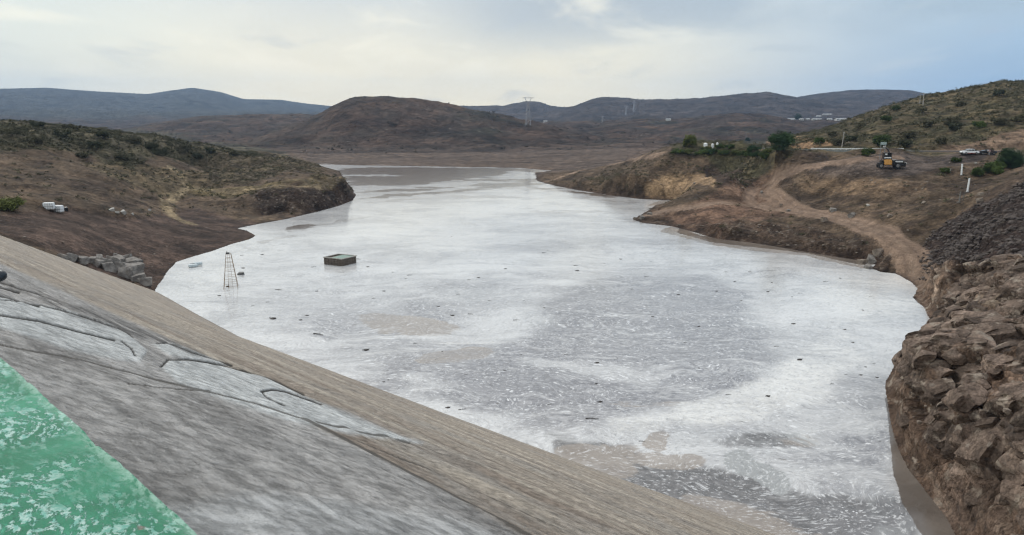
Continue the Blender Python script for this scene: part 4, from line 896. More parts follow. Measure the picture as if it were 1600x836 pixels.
bush(1552,272,5.6,2.9,M_LEAFM,'wide olive green shrub below the dark round bush at the right edge',None,'shrub',7,110,.2,4200)
bush(1527,276,3.0,2.2,M_LEAFM,'small olive green shrub just left of the wide olive shrub',None,'shrub',8,110,.17,2200)
bush(1355,244,4.0,2.0,M_LEAFM,'green shrub in front of the barrier, left of the digger',None,'shrub',9,150,.18,2600)
bush(1376,229,5.0,3.6,M_LEAFM,'green round bush on the hillside behind the road sign',None,'bush',10,215,.24,3000)
bush(1078,229,6.6,4.4,M_LEAFY,'yellow green tree at the left end of the green thicket above the right shore',None,'tree',11,150,.24,3600)
bush(1494,254,4.0,1.2,M_LEAFM,'low green shrub at the edge of the parking ground below the white car',None,'shrub',12,120,.16,1800)
bush(1475,272,3.0,1.1,M_LEAFM,'low green shrub left of the leaning white posts',None,'shrub',13,110,.14,1400)
bush(14,328,5.2,2.6,M_LEAFY,'pale yellow green shrub at the left edge above the white tanks',None,'shrub',14,90,.18,3000)
bush(1168,222,6.5,4.0,M_LEAFD,'dark bush beside the foot of the lone pole above the green thicket',None,'bush',16,180,.24,2600)
for i, (px, py, w, h) in enumerate([(1058,240,6,2.6),(1074,241,5,2.2),(1095,242,7,2.8),(1112,242,6,2.6),(1132,243,6,2.6),(1150,243,5,2.2),(1166,245,7,3.0),(1184,247,7,3.2),(1196,250,5,2.8),(1104,236,5,2.4),(1140,235,6,2.4),(1178,238,6,2.8),(1125,232,5,2.0),(1200,240,5,2.6)]):
    bush(px, py, w, h*.75, [M_LEAFM, M_LEAFY, M_LEAFM, M_LEAFD][i % 4], 'green bush in the thicket running above the tan cut on the right bank', 'bushes of the green thicket on the right bank', 'bush', 20+i, 150, .2, 1900)
for i, (px, py, w, h) in enumerate([(60,197,5,2.6),(110,200,6,2.4),(160,214,6,2.6),(60,222,7,2.6),(150,230,6,2.4),(210,222,7,3.0),(250,240,7,2.8),(290,232,6,2.6),(330,236,5,2.4),(190,246,6,2.2),(235,232,6,2.8),(20,210,6,2.6),(100,214,7,2.8),(365,240,5,2.2),(310,246,5,2.2),(130,244,5,2)]):
    bush(px, py+3, w, h, [M_SCRUBD, M_SCRUB][i % 2], 'dark rounded shrub on the scrubby ridge of the left bank', 'dark shrubs on the left ridge', 'shrub', 50+i, 100, .2, 1500)
for i, (px, py, w, h) in enumerate([(1300,214,6,3),(1330,222,7,3),(1345,200,6,3),(1385,190,7,3),(1420,215,6,3),(1450,200,7,3),(1490,205,7,3.4),(1487,196,8,3.6),(1530,200,7,3),(1560,195,8,3),(1470,226,5,2.6),(1415,229,6,2.6),(1310,226,6,2.6),(1280,224,5,2.4),(1440,176,7,3),(1500,166,7,3),(1560,150,8,3),(1590,190,7,3),(1400,172,7,3)]):
    bush(px, py, w*.75, h*.75, [M_SCRUB, M_SCRUBD, M_SCRUB, M_LEAFM, M_SCRUB][i % 5], 'rounded shrub standing out of the scrub on the hill above the road', 'shrubs on the hill above the road', 'shrub', 80+i, 236, .25, 1500)
bush(1246,187,14,13,M_LEAFD,'dark tree among the far white buildings',None,'tree',120,1500,.9,700,'tree')

# ------------------------------------------------------------------ lattice tower standing in the foam
M_RUST = mat('rusty_yellow_steel', (.42, .30, .17), .7, .3, 5.0, .2, col2=(.20, .12, .08)); M_DK = mat('black_iron', (.03, .03, .03), .6, .2, 5)
M_WHITE = mat('white_paint', (.86, .87, .86), .55, .08, 2.0); M_BLACK = mat('black_paint', (.018, .018, .020), .45, .1, 2.0); M_CONC = mat('old_concrete', (.22, .195, .17), .9, .35, 2.5, bump=.5)
tb = atz(361, 449, 0); tw = empty('lattice_tower', (tb[0], tb[1], 0), 'thin rusty yellow lattice tower rising out of the foam beside the dam', 'tower', rz=.35)
hT = 5.5; wb, wt = .98, .36
cs = [(-1, -1), (1, -1), (1, 1), (-1, 1)]
for (sx, sy) in cs:
    bm = bmesh.new(); addtube(bm, (sx*wb*1.4, sy*wb*1.4, -2.5), (sx*wt, sy*wt, hT), .038, .032, 6); obj('leg', bm, M_RUST, tw)
lv = [0.35, 1.1, 1.9, 2.7, 3.4, 4.1, 4.8, 5.4]
def tp(c, z): w = wb+(wt-wb)*z/hT; return Vector((c[0]*w, c[1]*w, z))
for i, z in enumerate(lv):
    bm = bmesh.new()
    for k in range(4): addtube(bm, tp(cs[k], z), tp(cs[(k+1) % 4], z), .022, None, 5)
    obj('ring', bm, M_RUST, tw)
for k in (1, 3):
    bm = bmesh.new()
    for i in range(len(lv)-1): addtube(bm, tp(cs[k], lv[i]), tp(cs[(k+1) % 4], lv[i+1]), .014, None, 5)
    obj('bracing', bm, M_RUST, tw)
bm = bmesh.new()
for i in range(15):
    z = .2+i*.36; a = tp((-.35, -1), z); b_ = tp((.35, -1), z); addtube(bm, a, b_, .016, None, 5)
for s in (-.35, .35): addtube(bm, tp((s, -1.0), 0), tp((s, -1.0), hT), .02, None, 5)
obj('ladder', bm, M_RUST, tw)
bm = bmesh.new(); addbox(bm, (-.1, 0, hT+.05), (.55, .4, .22)); addtube(bm, (-.2, 0, hT), (-.2, 0, hT+.35), .06); obj('pulley', bm, M_DK, tw, bevel=.02)
bm = bmesh.new(); addbox(bm, (-.45, -.8, .35), (.45, .18, .22)); addtube(bm, (-.3, -.8, .2), (-.3, -.8, 1.3), .035); obj('bracket', bm, M_DK, tw, bevel=.02)

# flooded square housing with a green lid
hb = atz(529, 414, 0); e = empty('intake_housing', (hb[0], hb[1]+1.4, 0), 'square brown walled housing with a patch of green lid, half sunk in the foam', 'housing', rz=R(-28))
M_BRW = mat('dark_brown_board', (.085, .068, .055), .85, .4, 4.0, bump=.4, col2=(.17, .14, .115)); M_LID = mat('green_lid', (.13, .24, .19), .6, .3, 3.0, col2=(.24, .33, .28))
Lx, Ly, hh = 4.3, 3.9, 1.25
for (c, s) in [((0, -Ly/2, hh/2-.3), (Lx, .16, hh+.6)), ((0, Ly/2, hh/2-.3), (Lx, .16, hh+.6)), ((Lx/2-.08, 0, hh/2-.3), (.16, Ly-.17, hh+.6)), ((-Lx/2+.08, 0, hh/2-.3), (.16, Ly-.17, hh+.6))]:
    bm = bmesh.new(); addbox(bm, c, s); w_ = obj('wall', bm, M_BRW, e, bevel=.015)
    bm = bmesh.new(); along = 0 if s[0] > 1 else 1
    for k in range(6):
        q = -.42+.84*k/5
        if along == 0: addbox(bm, (q*Lx, c[1]+math.copysign(.11, c[1]), hh/2-.05), (.13, .07, hh-.1))
        else: addbox(bm, (c[0]+math.copysign(.11, c[0]), q*Ly, hh/2-.05), (.07, .13, hh-.1))
    obj('post', bm, M_DK if False else mat('weathered_post', (.16, .13, .105), .85, .3, 4), w_)
bm = bmesh.new()
for (c, s) in [((0, -Ly/2, hh+.09), (Lx+.3, .34, .14)), ((0, Ly/2, hh+.09), (Lx+.3, .34, .14)), ((Lx/2, 0, hh+.09), (.34, Ly-.36, .14)), ((-Lx/2, 0, hh+.09), (.34, Ly-.36, .14))]: addbox(bm, c, s)
obj('rim', bm, mat('pale_rim', (.40, .38, .34), .8, .25, 3), e, bevel=.02)
bm = bmesh.new(); addbox(bm, (.35, .1, hh+.02), (2.6, 3.3, .08)); obj('lid', bm, M_LID, e, bevel=.02)
bm = bmesh.new(); addbox(bm, (-1.45, .1, hh-.12), (1.1, 3.3, .06)); obj('deck_panel', bm, mat('rust_deck', (.22, .15, .11), .8, .35, 3), e)

# pale float and the debris riding on the foam
M_FOAMW = mat('pale_float', (.62, .70, .72), .5, .15, 3.0)
fp = atz(306, 416, 0); e = empty('float_raft', (fp[0], fp[1], 0), 'pale blue white float of two rounded slabs near the left shore', 'float', rz=R(35))
for (x, y, z, sx, sy, rt) in [(-.55, -.5, .28, 1.5, .95, .1), (.45, .55, .38, 1.6, .9, -.12)]:
    bm = bmesh.new(); addbox(bm, (x, y, z), (sx, sy, .5), rt); bmesh.ops.subdivide_edges(bm, edges=bm.edges[:], cuts=2, use_grid_fill=True)
    o = obj('pontoon', bm, M_FOAMW, e, smooth=True); md = o.modifiers.new('sub', 'SUBSURF'); md.levels = 2; md.render_levels = 2
bm = bmesh.new(); addtube(bm, (-.9, .3, .5), (.9, .3, .62), .06); addtube(bm, (-.6, -.4, .55), (.6, .9, .62), .05); obj('strut', bm, mat('grey_strut', (.45, .46, .46), .6, .1, 3), e)
fp = atz(377, 429, 0); o = place_rock((fp[0], fp[1], -.1), .62, 'grey rounded lump floating just right of the lattice tower', None, mat('wet_grey', (.13, .13, .125), .5, .25, 3), 3, .3, 'floating_lump'); o['category'] = 'lump'
M_WOOD = mat('wet_driftwood', (.045, .036, .030), .6, .3, 6)
def stick_mesh(seed, kind):
    r_ = random.Random(seed); bm = bmesh.new()
    if kind == 0:
        p = Vector((-.5, 0, .03)); 
        for k in range(3):
            q = p+Vector((.34, r_.uniform(-.09, .09), r_.uniform(-.02, .03))); addtube(bm, p, q, .045-.008*k, .037-.008*k, 6); p = q
        addtube(bm, (-.1, 0, .04), (.1, r_.uniform(.12, .25), .09), .02, .012, 5)
    else:
        bmesh.ops.create_icosphere(bm, subdivisions=2, radius=.30)
        for v in bm.verts: v.co *= r_.uniform(.75, 1.15); v.co.z *= .35
        addtube(bm, (-.45, .05, .05), (.4, -.1, .10), .04, .02, 6)
    me = bpy.data.meshes.new('driftwood'); bm.to_mesh(me); bm.free(); me.materials.append(M_WOOD); return me
sticks = [stick_mesh(k, k % 2) for k in range(8)]
deb = [(435,453,1.3),(427,498,1.8),(497,523,2.0),(707,493,1.1),(807,500,1.2),(572,547,1.4),(925,655,1.5),(938,628,.9),(860,632,.8),(933,567,.9),(884,554,.6),(495,455,.8),(900,415,1.2),(902,423,1.3),(733,437,.8),(748,434,1),(716,460,.8),(685,479,.8),(735,491,1),(1250,562,1.2),(1213,541,.8),(1240,506,1),
 (1172,425,.9),(1148,440,.8),(1135,425,.8),(1092,510,.7),(1140,514,.6),(1200,456,.9),(1250,458,.9),(1200,619,.9),(1138,617,.7),(1345,586,.7),(722,640,.9),(700,637,.8),(1003,690,.7),(343,462,.9),(418,472,.7),(480,493,.9),(395,478,.7),(410,398,1.2),(378,399,1),(380,419,1.3),(560,405,1.2),(575,417,1),(490,417,1.1),(470,500,.9),(553,508,.8),(395,560,.7),(988,452,.7),(1320,515,.7),(1300,600,.6),(1060,460,.9),(1010,432,1),(970,405,1),(850,395,1.2),(790,420,1),(640,430,1.2),(600,455,.9),(765,470,.7),(1020,495,.7),(1290,440,1),(1120,455,.8)]
lab = {(497,523): 'long thin dark stick floating below the lattice tower', (807,500): 'black clod floating alone in the middle of the white foam', (925,655): 'dark stick floating on the grey film near the foam tongue', (427,498): 'dark flat clod with twigs, right of the tower reflection', (1250,562): 'black clod floating on the pale foam at the right'}
rs = random.Random(5)
for i in range(46): deb.append((rs.uniform(560, 1380), rs.uniform(350, 600), rs.uniform(.35, .75)))
for i, (px, py, s) in enumerate(deb):
    q = atz(px, py, 0)
    o = bpy.data.objects.new('driftwood', sticks[(0 if (px, py) in ((497,523),(925,655)) else i % 8)]); COL.objects.link(o); o.location = (q[0], q[1], .01); o.scale = (s*.75,)*3; o.rotation_euler = (0, 0, rs.uniform(-.6, .6))
    if (px, py) in lab: tag(o, lab[(px, py)], 'driftwood')
    else: tag(o, 'small dark scrap of driftwood floating in the foam', 'driftwood', 'scraps of driftwood floating in the foam')

# two white tanks and a dark bundle on the left slope
for i, (px, py, rt, lb) in enumerate([(77,328,.2,'white plastic tank, left one of the two on the brown left slope'),(91,332,-.15,'white plastic tank, right one of the two, beside the dark bundle')]):
    q = on_ground(px, py); e = empty('water_tank', q, lb, 'tank', 'white tanks on the left slope', rt)
    bm = bmesh.new(); addbox(bm, (0, 0, .72), (1.75, 1.1, 1.25)); obj('body', bm, M_WHITE, e, bevel=.16)
    bm = bmesh.new()
    for k in range(5): addbox(bm, (-.8+.4*k, 0, .68), (.04, 1.16, 1.22))
    addbox(bm, (0, 0, .68), (1.82, 1.17, .05)); obj('cage', bm, mat('grey_cage', (.42, .44, .45), .4, .1, 3, .6), e)
    bm = bmesh.new(); addtube(bm, (0, 0, 1.24), (0, 0, 1.34), .2, .2, 16); obj('lid', bm, M_DK, e)
    bm = bmesh.new(); addbox(bm, (0, 0, .05), (1.75, 1.1, .12)); obj('pallet', bm, M_BRW, e); e.scale = (1.05, 1.05, 1.05)
q = on_ground(103, 330); o = place_rock(q, .55, 'dark bundle lying beside the two white tanks', None, M_BLACK, 4, .1, 'bundle'); o['category'] = 'bundle'; o.scale[2] = .75

# ------------------------------------------------------------------ paved road with barrier and guardrail
def offset_line(P, d):
    P = np.asarray(P); T = np.gradient(P, axis=0); T /= np.linalg.norm(T, axis=1)[:, None]; return P+np.stack([T[:, 1], -T[:, 0]], 1)*d
def resample(P, n):
    s = np.concatenate([[0], np.cumsum(np.linalg.norm(np.diff(P, axis=0), axis=1))]); q = np.linspace(0, s[-1], n); return np.stack([np.interp(q, s, P[:, 0]), np.interp(q, s, P[:, 1])], 1)
rc = resample(rd, 90); le, ri = offset_line(rc, -3.3), offset_line(rc, 3.3)
Vr = np.concatenate([np.c_[le, road_z(le[:, 0], le[:, 1])+.03], np.c_[ri, road_z(ri[:, 0], ri[:, 1])+.03]]); q_ = np.arange(89)
o = mesh_np('paved_road', Vr, np.stack([q_, q_+90, q_+91, q_+1], 1), [M_ASPH]); o['kind'] = 'structure'
camside = ri if np.linalg.norm(ri[40]) < np.linalg.norm(le[40]) else le
def seg_between(line, pxa, pxb):
    pa, _ = project(line[:, 0], line[:, 1], road_z(line[:, 0], line[:, 1])); return line[(pa > pxa) & (pa < pxb) & (line[:, 1] > 0)]
bl = seg_between(resample(camside, 900), 1252, 1424)
def ribbon(line, zlo, zhi, th, name, m, parent):
    n = len(line); z = road_z(line[:, 0], line[:, 1]); o2 = offset_line(line, th)
    V = np.concatenate([np.c_[line, z+zlo], np.c_[line, z+zhi], np.c_[o2, z+zhi], np.c_[o2, z+zlo]]); q = np.arange(n-1)
    Fq = np.concatenate([np.stack([q+a*n, q+1+a*n, q+1+b_*n, q+b_*n], 1) for a, b_ in ((0, 1), (1, 2), (2, 3), (3, 0))]+[np.array([[0, n, 2*n, 3*n], [n-1, 2*n-1, 3*n-1, 4*n-1]])]); return mesh_np(name, V, Fq, [m], smooth=False, parent=parent)
e = empty('road_barrier', (0, 0, 0), 'long grey concrete barrier wall along the edge of the paved road', 'barrier')
ribbon(bl, -.9, .38, .25, 'wall', mat('barrier_concrete', (.36, .37, .36), .85, .2, 1.5), e); ribbon(bl, .383, .45, .32, 'cap', mat('pale_cap', (.50, .52, .51), .7, .15, 2), e)
e = empty('guardrail', (0, 0, 0), 'white steel guardrail running above the grey concrete barrier', 'guardrail')
gl = seg_between(bl, 1266, 1412)
ribbon(offset_line(gl, -.02), .62, .95, .08, 'rail', M_WHITE, e)
for k in range(0, len(gl), 7):
    bm = bmesh.new(); z = float(road_z(gl[k:k+1, 0], gl[k:k+1, 1])[0]); addbox(bm, (gl[k, 0], gl[k, 1]+.15, z+.65), (.12, .12, .5)); obj('post', bm, M_WHITE, e)
    if k > 600: break

# leaning marker posts below the parking ground
for (pa, pb, w, lb, m) in [((1502,275),(1503.5,256),.36,'upper white marker post leaning on the slope below the parked cars', M_WHITE), ((1511,302),(1515,278.5),.36,'lower and taller of the two white marker posts on the slope', M_WHITE),
                           ((1498.5,318),(1501,299),.24,'grey weathered post with a thin stake beside it below the white marker posts', mat('weathered_grey', (.22, .21, .19), .85, .2, 4))]:
    q = on_ground(*pa); D = depth(q); top = Vector(atd(*pb, D)); e = empty('marker_post', q, lb, 'post')
    bm = bmesh.new(); addtube(bm, (0, 0, -.3), top-q, w*.55, w*.5, 12); obj('shaft', bm, m, e)
    bm = bmesh.new(); addbox(bm, (0, 0, .0), (.7, .7, .25)); obj('foot', bm, M_CONC, e, bevel=.03)
    if 'stake' in lb: bm = bmesh.new(); addtube(bm, (.65, 0, -.2), Vector((.75, 0, (top-q).z*.85)), .06, .05, 8); obj('stake', bm, m, e)

# sign on two legs
q = on_ground(1377, 249, 120); D = depth(q); tz_ = atd(1379, 222, D)[2]-q.z
e = empty('road_sign', q, 'pale green board sign on two tall legs behind the digger', 'sign'); M_SIGN = mat('pale_green_sheet', (.42, .52, .50), .5, .12, 3); M_GREY = mat('grey_steel', (.30, .33, .34), .5, .15, 4, .3)
bm = bmesh.new(); addbox(bm, (0.2, 0, tz_-.35), (1.6, .06, .72)); obj('board', bm, M_SIGN, e, bevel=.02)
for s in (-.45, .75): bm = bmesh.new(); addtube(bm, (s, .07, -.2), (s, .07, tz_-.1), .07); obj('leg', bm, M_GREY, e)

# utility poles
M_POLE = mat('grey_timber', (.42, .39, .35), .85, .25, 3)
def pole(pa, pb, r, lb, arm, rmin):
    q = on_ground(*pa, rmin); D = depth(q); h = Vector(atd(*pb, D))-q; e = empty('utility_pole', q, lb, 'pole')
    bm = bmesh.new(); addtube(bm, (0, 0, -.4), h, r, r*.7, 10); obj('shaft', bm, M_POLE, e)
    bm = bmesh.new(); addbox(bm, (h.x, h.y, h.z-.35), (arm, .12, .12)); 
    for s in (-.42, .42): addtube(bm, (h.x+s*arm, h.y, h.z-.3), (h.x+s*arm, h.y, h.z-.08), .05)
    obj('crossarm', bm, M_POLE, e)
pole((1315,232),(1319,206),.16,'pale timber pole standing behind the left part of the guardrail',.6,210)
pole((1165,222),(1166.5,205),.17,'lone grey pole above the green thicket on the right bank',.5,180)
pole((1442,166),(1443.5,145),.24,'right and taller of two dark poles on the skyline of the right hill',3.2,240)
pole((1437,164),(1438,148),.18,'left and shorter of two dark poles on the skyline of the right hill',1.6,240)

# ------------------------------------------------------------------ far pylons
M_PYL = mat('galvanised_lattice', (.42, .41, .42), .6, .1, 1.0)
def pylon(px, pyb, pyt, lb, rmin, broad):
    q = on_ground(px, pyb, rmin); D = depth(q); h = (pyb-pyt)/F*D*1.02
    e = empty('power_pylon', q, lb, 'pylon', rz=.15); u = h/40.0; t_ = max(.20*u, D*.00034)
    for sx, sy in cs:
        bm = bmesh.new(); addtube(bm, (sx*3.6*u, sy*2.6*u, -2), (sx*1.3*u, sy*1.0*u, h*.78), t_, t_*.8, 5)
        if broad: addtube(bm, (sx*1.3*u, sy*1.0*u, h*.78), (sx*4.6*u, sy*.5*u, h*.965), t_*.8, t_*.6, 5)
        else: addtube(bm, (sx*1.3*u, sy*1.0*u, h*.78), (sx*.5*u, sy*.5*u, h), t_*.8, t_*.6, 5)
        obj('leg', bm, M_PYL, e)
    bm = bmesh.new(); Lz = [0, .2, .38, .54, .67, .78]
    def c_(c, f): k = 1-f/.78; return Vector((c[0]*(1.3+2.3*k)*u, c[1]*(1.0+1.6*k)*u, f*h))
    for i in range(len(Lz)-1):
        for k in range(4): addtube(bm, c_(cs[k], Lz[i]), c_(cs[(k+1) % 4], Lz[i+1]), t_*.5, None, 4); addtube(bm, c_(cs[(k+1) % 4], Lz[i]), c_(cs[k], Lz[i+1]), t_*.5, None, 4)
    obj('bracing', bm, M_PYL, e)
    bm = bmesh.new()
    W = 9.0*u if broad else 4.5*u
    for z in ((.965,) if broad else (.80, .88, .96)):
        for y in (-.6, .6): addtube(bm, (-W, y*u*.3, z*h), (W, y*u*.3, z*h), t_*.7, None, 4)
        addtube(bm, (-W, 0, z*h), (0, 0, min(z+.04, 1)*h), t_*.5, None, 4); addtube(bm, (W, 0, z*h), (0, 0, min(z+.04, 1)*h), t_*.5, None, 4)
    obj('crossarm', bm, M_PYL, e)
pylon(825,199,157,'tall grey lattice pylon in front of the far central hill, the nearest of the pylons',750,True)
pylon(941,198,186,'smallest grey pylon in the valley right of the tall pylon',1300,True)
pylon(978,181,167,'short wide armed grey pylon on the far slope, left of the slim pylon',1300,True)
pylon(990.5,178,160,'slim grey pylon highest on the far slope, rightmost of the pylons',1300,False)

# ------------------------------------------------------------------ far buildings
M_BW = mat('whitewashed_wall', (.72, .71, .68), .8, .1, .3); M_RF = mat('pale_sheet_roof', (.60, .60, .59), .6, .15, .3); M_WIN = mat('dark_window', (.05, .055, .06), .3, .1, 1)
def building(px, py, wpx, hpx, lb, rmin, grp='far white buildings', roof=M_RF):
    q = on_ground(px, py, rmin); D = depth(q); w = wpx/F*D; h = max(2.6, hpx/F*D); d = max(5, min(w*.6, 9)); e = empty('building', q, lb, 'building', grp, random.uniform(-.15, .15))
    bm = bmesh.new(); addbox(bm, (0, 0, h*.4-.6), (w, d, h*.8+1.2)); wl = obj('wall', bm, M_BW, e)
    bm = bmesh.new(); hw, hd, z0, z1 = w/2+.3, d/2+.3, h*.8, h*1.1
    vs = [bm.verts.new(v) for v in [(-hw, -hd, z0), (hw, -hd, z0), (hw, hd, z0), (-hw, hd, z0), (-hw, 0, z1), (hw, 0, z1)]]
    for f in [(0, 1, 5, 4), (2, 3, 4, 5), (1, 2, 5), (3, 0, 4), (0, 3, 2, 1)]: bm.faces.new([vs[k] for k in f])
    obj('roof', bm, roof, e)
    nw_ = max(1, int(w/5))
    for k in range(min(nw_, 5)):
        bm = bmesh.new(); addbox(bm, ((k+.5)/min(nw_, 5)*w-w/2+.8, -d/2-.02, h*.42), (1.3, .08, 1.1)); obj('window', bm, M_WIN, e)
    bm = bmesh.new(); addbox(bm, (-w*.42, -d/2-.02, 1.0), (1.1, .08, 2.0)); obj('door', bm, M_WIN, e)
for px, py, w, h, lb in [(1214,185.5,8,1.6,'leftmost far building, a small pale shed apart from the rest'),(1237,187.5,12,2.0,'long white building directly left of the dark far tree'),(1252,188,6,2.0,'small white building directly right of the dark far tree'),
    (1262,188,5,2.4,'narrow white building, second to the right of the dark far tree'),(1276,187.5,14,2.0,'long low white building in the middle of the far row'),(1279,183,7,2.0,'small white building just above the long one in the middle of the far row'),
    (1292,180.5,14,1.6,'pale long roofed shed highest of the far buildings'),(1296,188,7,2.2,'small white building at the foot of the highest far shed'),(1313,188.5,15,2.8,'wide white building at the right end of the far row')]:
    building(px, py, w, h, lb, 1380)
building(1044,190,7,2.6,'lone small white house on the brown far hill right of the pylons',1000,None)
building(852,191,6,1.8,'tiny pale house low on the far slope right of the tall pylon',1200,None)
# white round tanks in the thicket
for i, (px, py, s, lb) in enumerate([(1102,231,1.5,'largest of the white domed tanks behind the green thicket'),(1113,230.5,1.0,'smaller white domed tank directly right of the largest'),(1120.5,229,.9,'small white domed tank furthest right behind the thicket')]):
    q = on_ground(px, py+1.5, 170); e = empty('domed_tank', (q.x, q.y, q.z), lb, 'tank', 'white tanks behind the thicket')
    hz = s*1.0+.7
    bm = bmesh.new(); addtube(bm, (0, 0, -.2), (0, 0, hz-s*.25), s*.5, s*.5, 20); obj('body', bm, M_WHITE, e)
    bm = bmesh.new(); addtube(bm, (0, 0, hz-s*.25), (0, 0, hz), s*.5, s*.18, 20); obj('lid', bm, M_WHITE, e)

# ------------------------------------------------------------------ vehicles and people by the road
M_GLASS = mat('dark_glass', (.02, .024, .028), .12, .1, 2, spec=.6); M_TYRE = mat('tyre_rubber', (.02, .02, .02), .8, .1, 5); M_RIM = mat('wheel_rim', (.25, .25, .25), .45, .1, 3, .3); M_RED = mat('red_lens', (.30, .02, .015), .3, .1, 3); M_ORANGE = mat('orange_paint', (.72, .36, .09), .5, .15, 3)
def wheel(parent, x, y, r, w, z=None):
    z = r if z is None else z; bm = bmesh.new(); addtube(bm, (x, y-w/2, z), (x, y+w/2, z), r, r, 24); o = obj('wheel', bm, M_TYRE, parent, bevel=.04)
    bm = bmesh.new(); addtube(bm, (x, y-w/2-.012, z), (x, y+w/2+.012, z), r*.58, r*.58, 18); obj('rim', bm, M_RIM, o)
def loft_x(prof, ys, m, name, parent, bevel=.04):
    """side outline (x, z) swept across the car's width, narrower towards the top"""
    bm = bmesh.new(); zs = [p[1] for p in prof]; zmin, zmax = min(zs), max(zs); rows = []
    for y, in [(v,) for v in ys]:
        rows.append([bm.verts.new((x, y*(1-.16*((z-zmin)/(zmax-zmin+1e-6))**1.5), z)) for x, z in prof])
    n = len(prof)
    for a in range(len(rows)-1):
        for k in range(n): bm.faces.new([rows[a][k], rows[a][(k+1) % n], rows[a+1][(k+1) % n], rows[a+1][k]])
    bm.faces.new(rows[0][::-1]); bm.faces.new(rows[-1]); bmesh.ops.recalc_face_normals(bm, faces=bm.faces[:]); return obj(name, bm, m, parent, bevel=bevel)
def make_car(q, rz, lb, paint, low=1.0):
    e = empty('parked_car', q, lb, 'car', rz=rz)
    loft_x([(-2.25, .35), (-2.3, .75), (-2.1, .92), (-1.2, 1.0), (1.3, 1.0), (2.05, .95), (2.25, .8), (2.25, .35)], (-.88, .88), paint, 'body', e, .07)
    loft_x([(-1.25, .985), (-.55, 1.40*low), (.75, 1.42*low), (1.65, .985)], (-.78, .78), M_GLASS, 'windows', e, .03)
    loft_x([(-.62, 1.375*low), (-.50, 1.44*low), (.70, 1.46*low), (.86, 1.385*low)], (-.72, .72), paint, 'roof', e, .02)
    for x in (-.02, .80):
        bm = bmesh.new(); addbox(bm, (x, 0, 1.19), (.09, 1.50, .42)); obj('pillar', bm, paint, e)
    for x in (-1.42, 1.38):
        for y in (-.80, .80): wheel(e, x, y, .33, .22)
    for y in (-.62, .62):
        bm = bmesh.new(); addbox(bm, (-2.27, y, .74), (.08, .34, .16)); obj('headlight', bm, M_RIM, e)
        bm = bmesh.new(); addbox(bm, (2.24, y, .80), (.07, .34, .16)); obj('taillight', bm, M_RED, e)
        bm = bmesh.new(); addbox(bm, (-.85, math.copysign(.92, y), 1.02), (.12, .14, .12)); obj('mirror', bm, paint, e)
    for x in (-2.28, 2.25):
        bm = bmesh.new(); addbox(bm, (x, 0, .45), (.10, 1.5, .16)); obj('bumper', bm, M_BLACK if paint is not M_BLACK else M_GREY, e)
    for y in (-.90, .90):
        bm = bmesh.new(); addbox(bm, (0, y, .40), (2.1, .04, .14)); obj('sill', bm, M_RED if paint is M_WHITE else M_BLACK, e)  # on the white car the red colour stands in for reflections low down
    return e
q = on_ground(1514, 241.5, 150); make_car(q, .06, 'white sedan parked on the bare ground by the paved road', M_WHITE)
q = on_ground(1541, 242, 150); make_car(q, -.1, 'dark low car parked right of the white sedan, with people beside it', M_BLACK, .86)

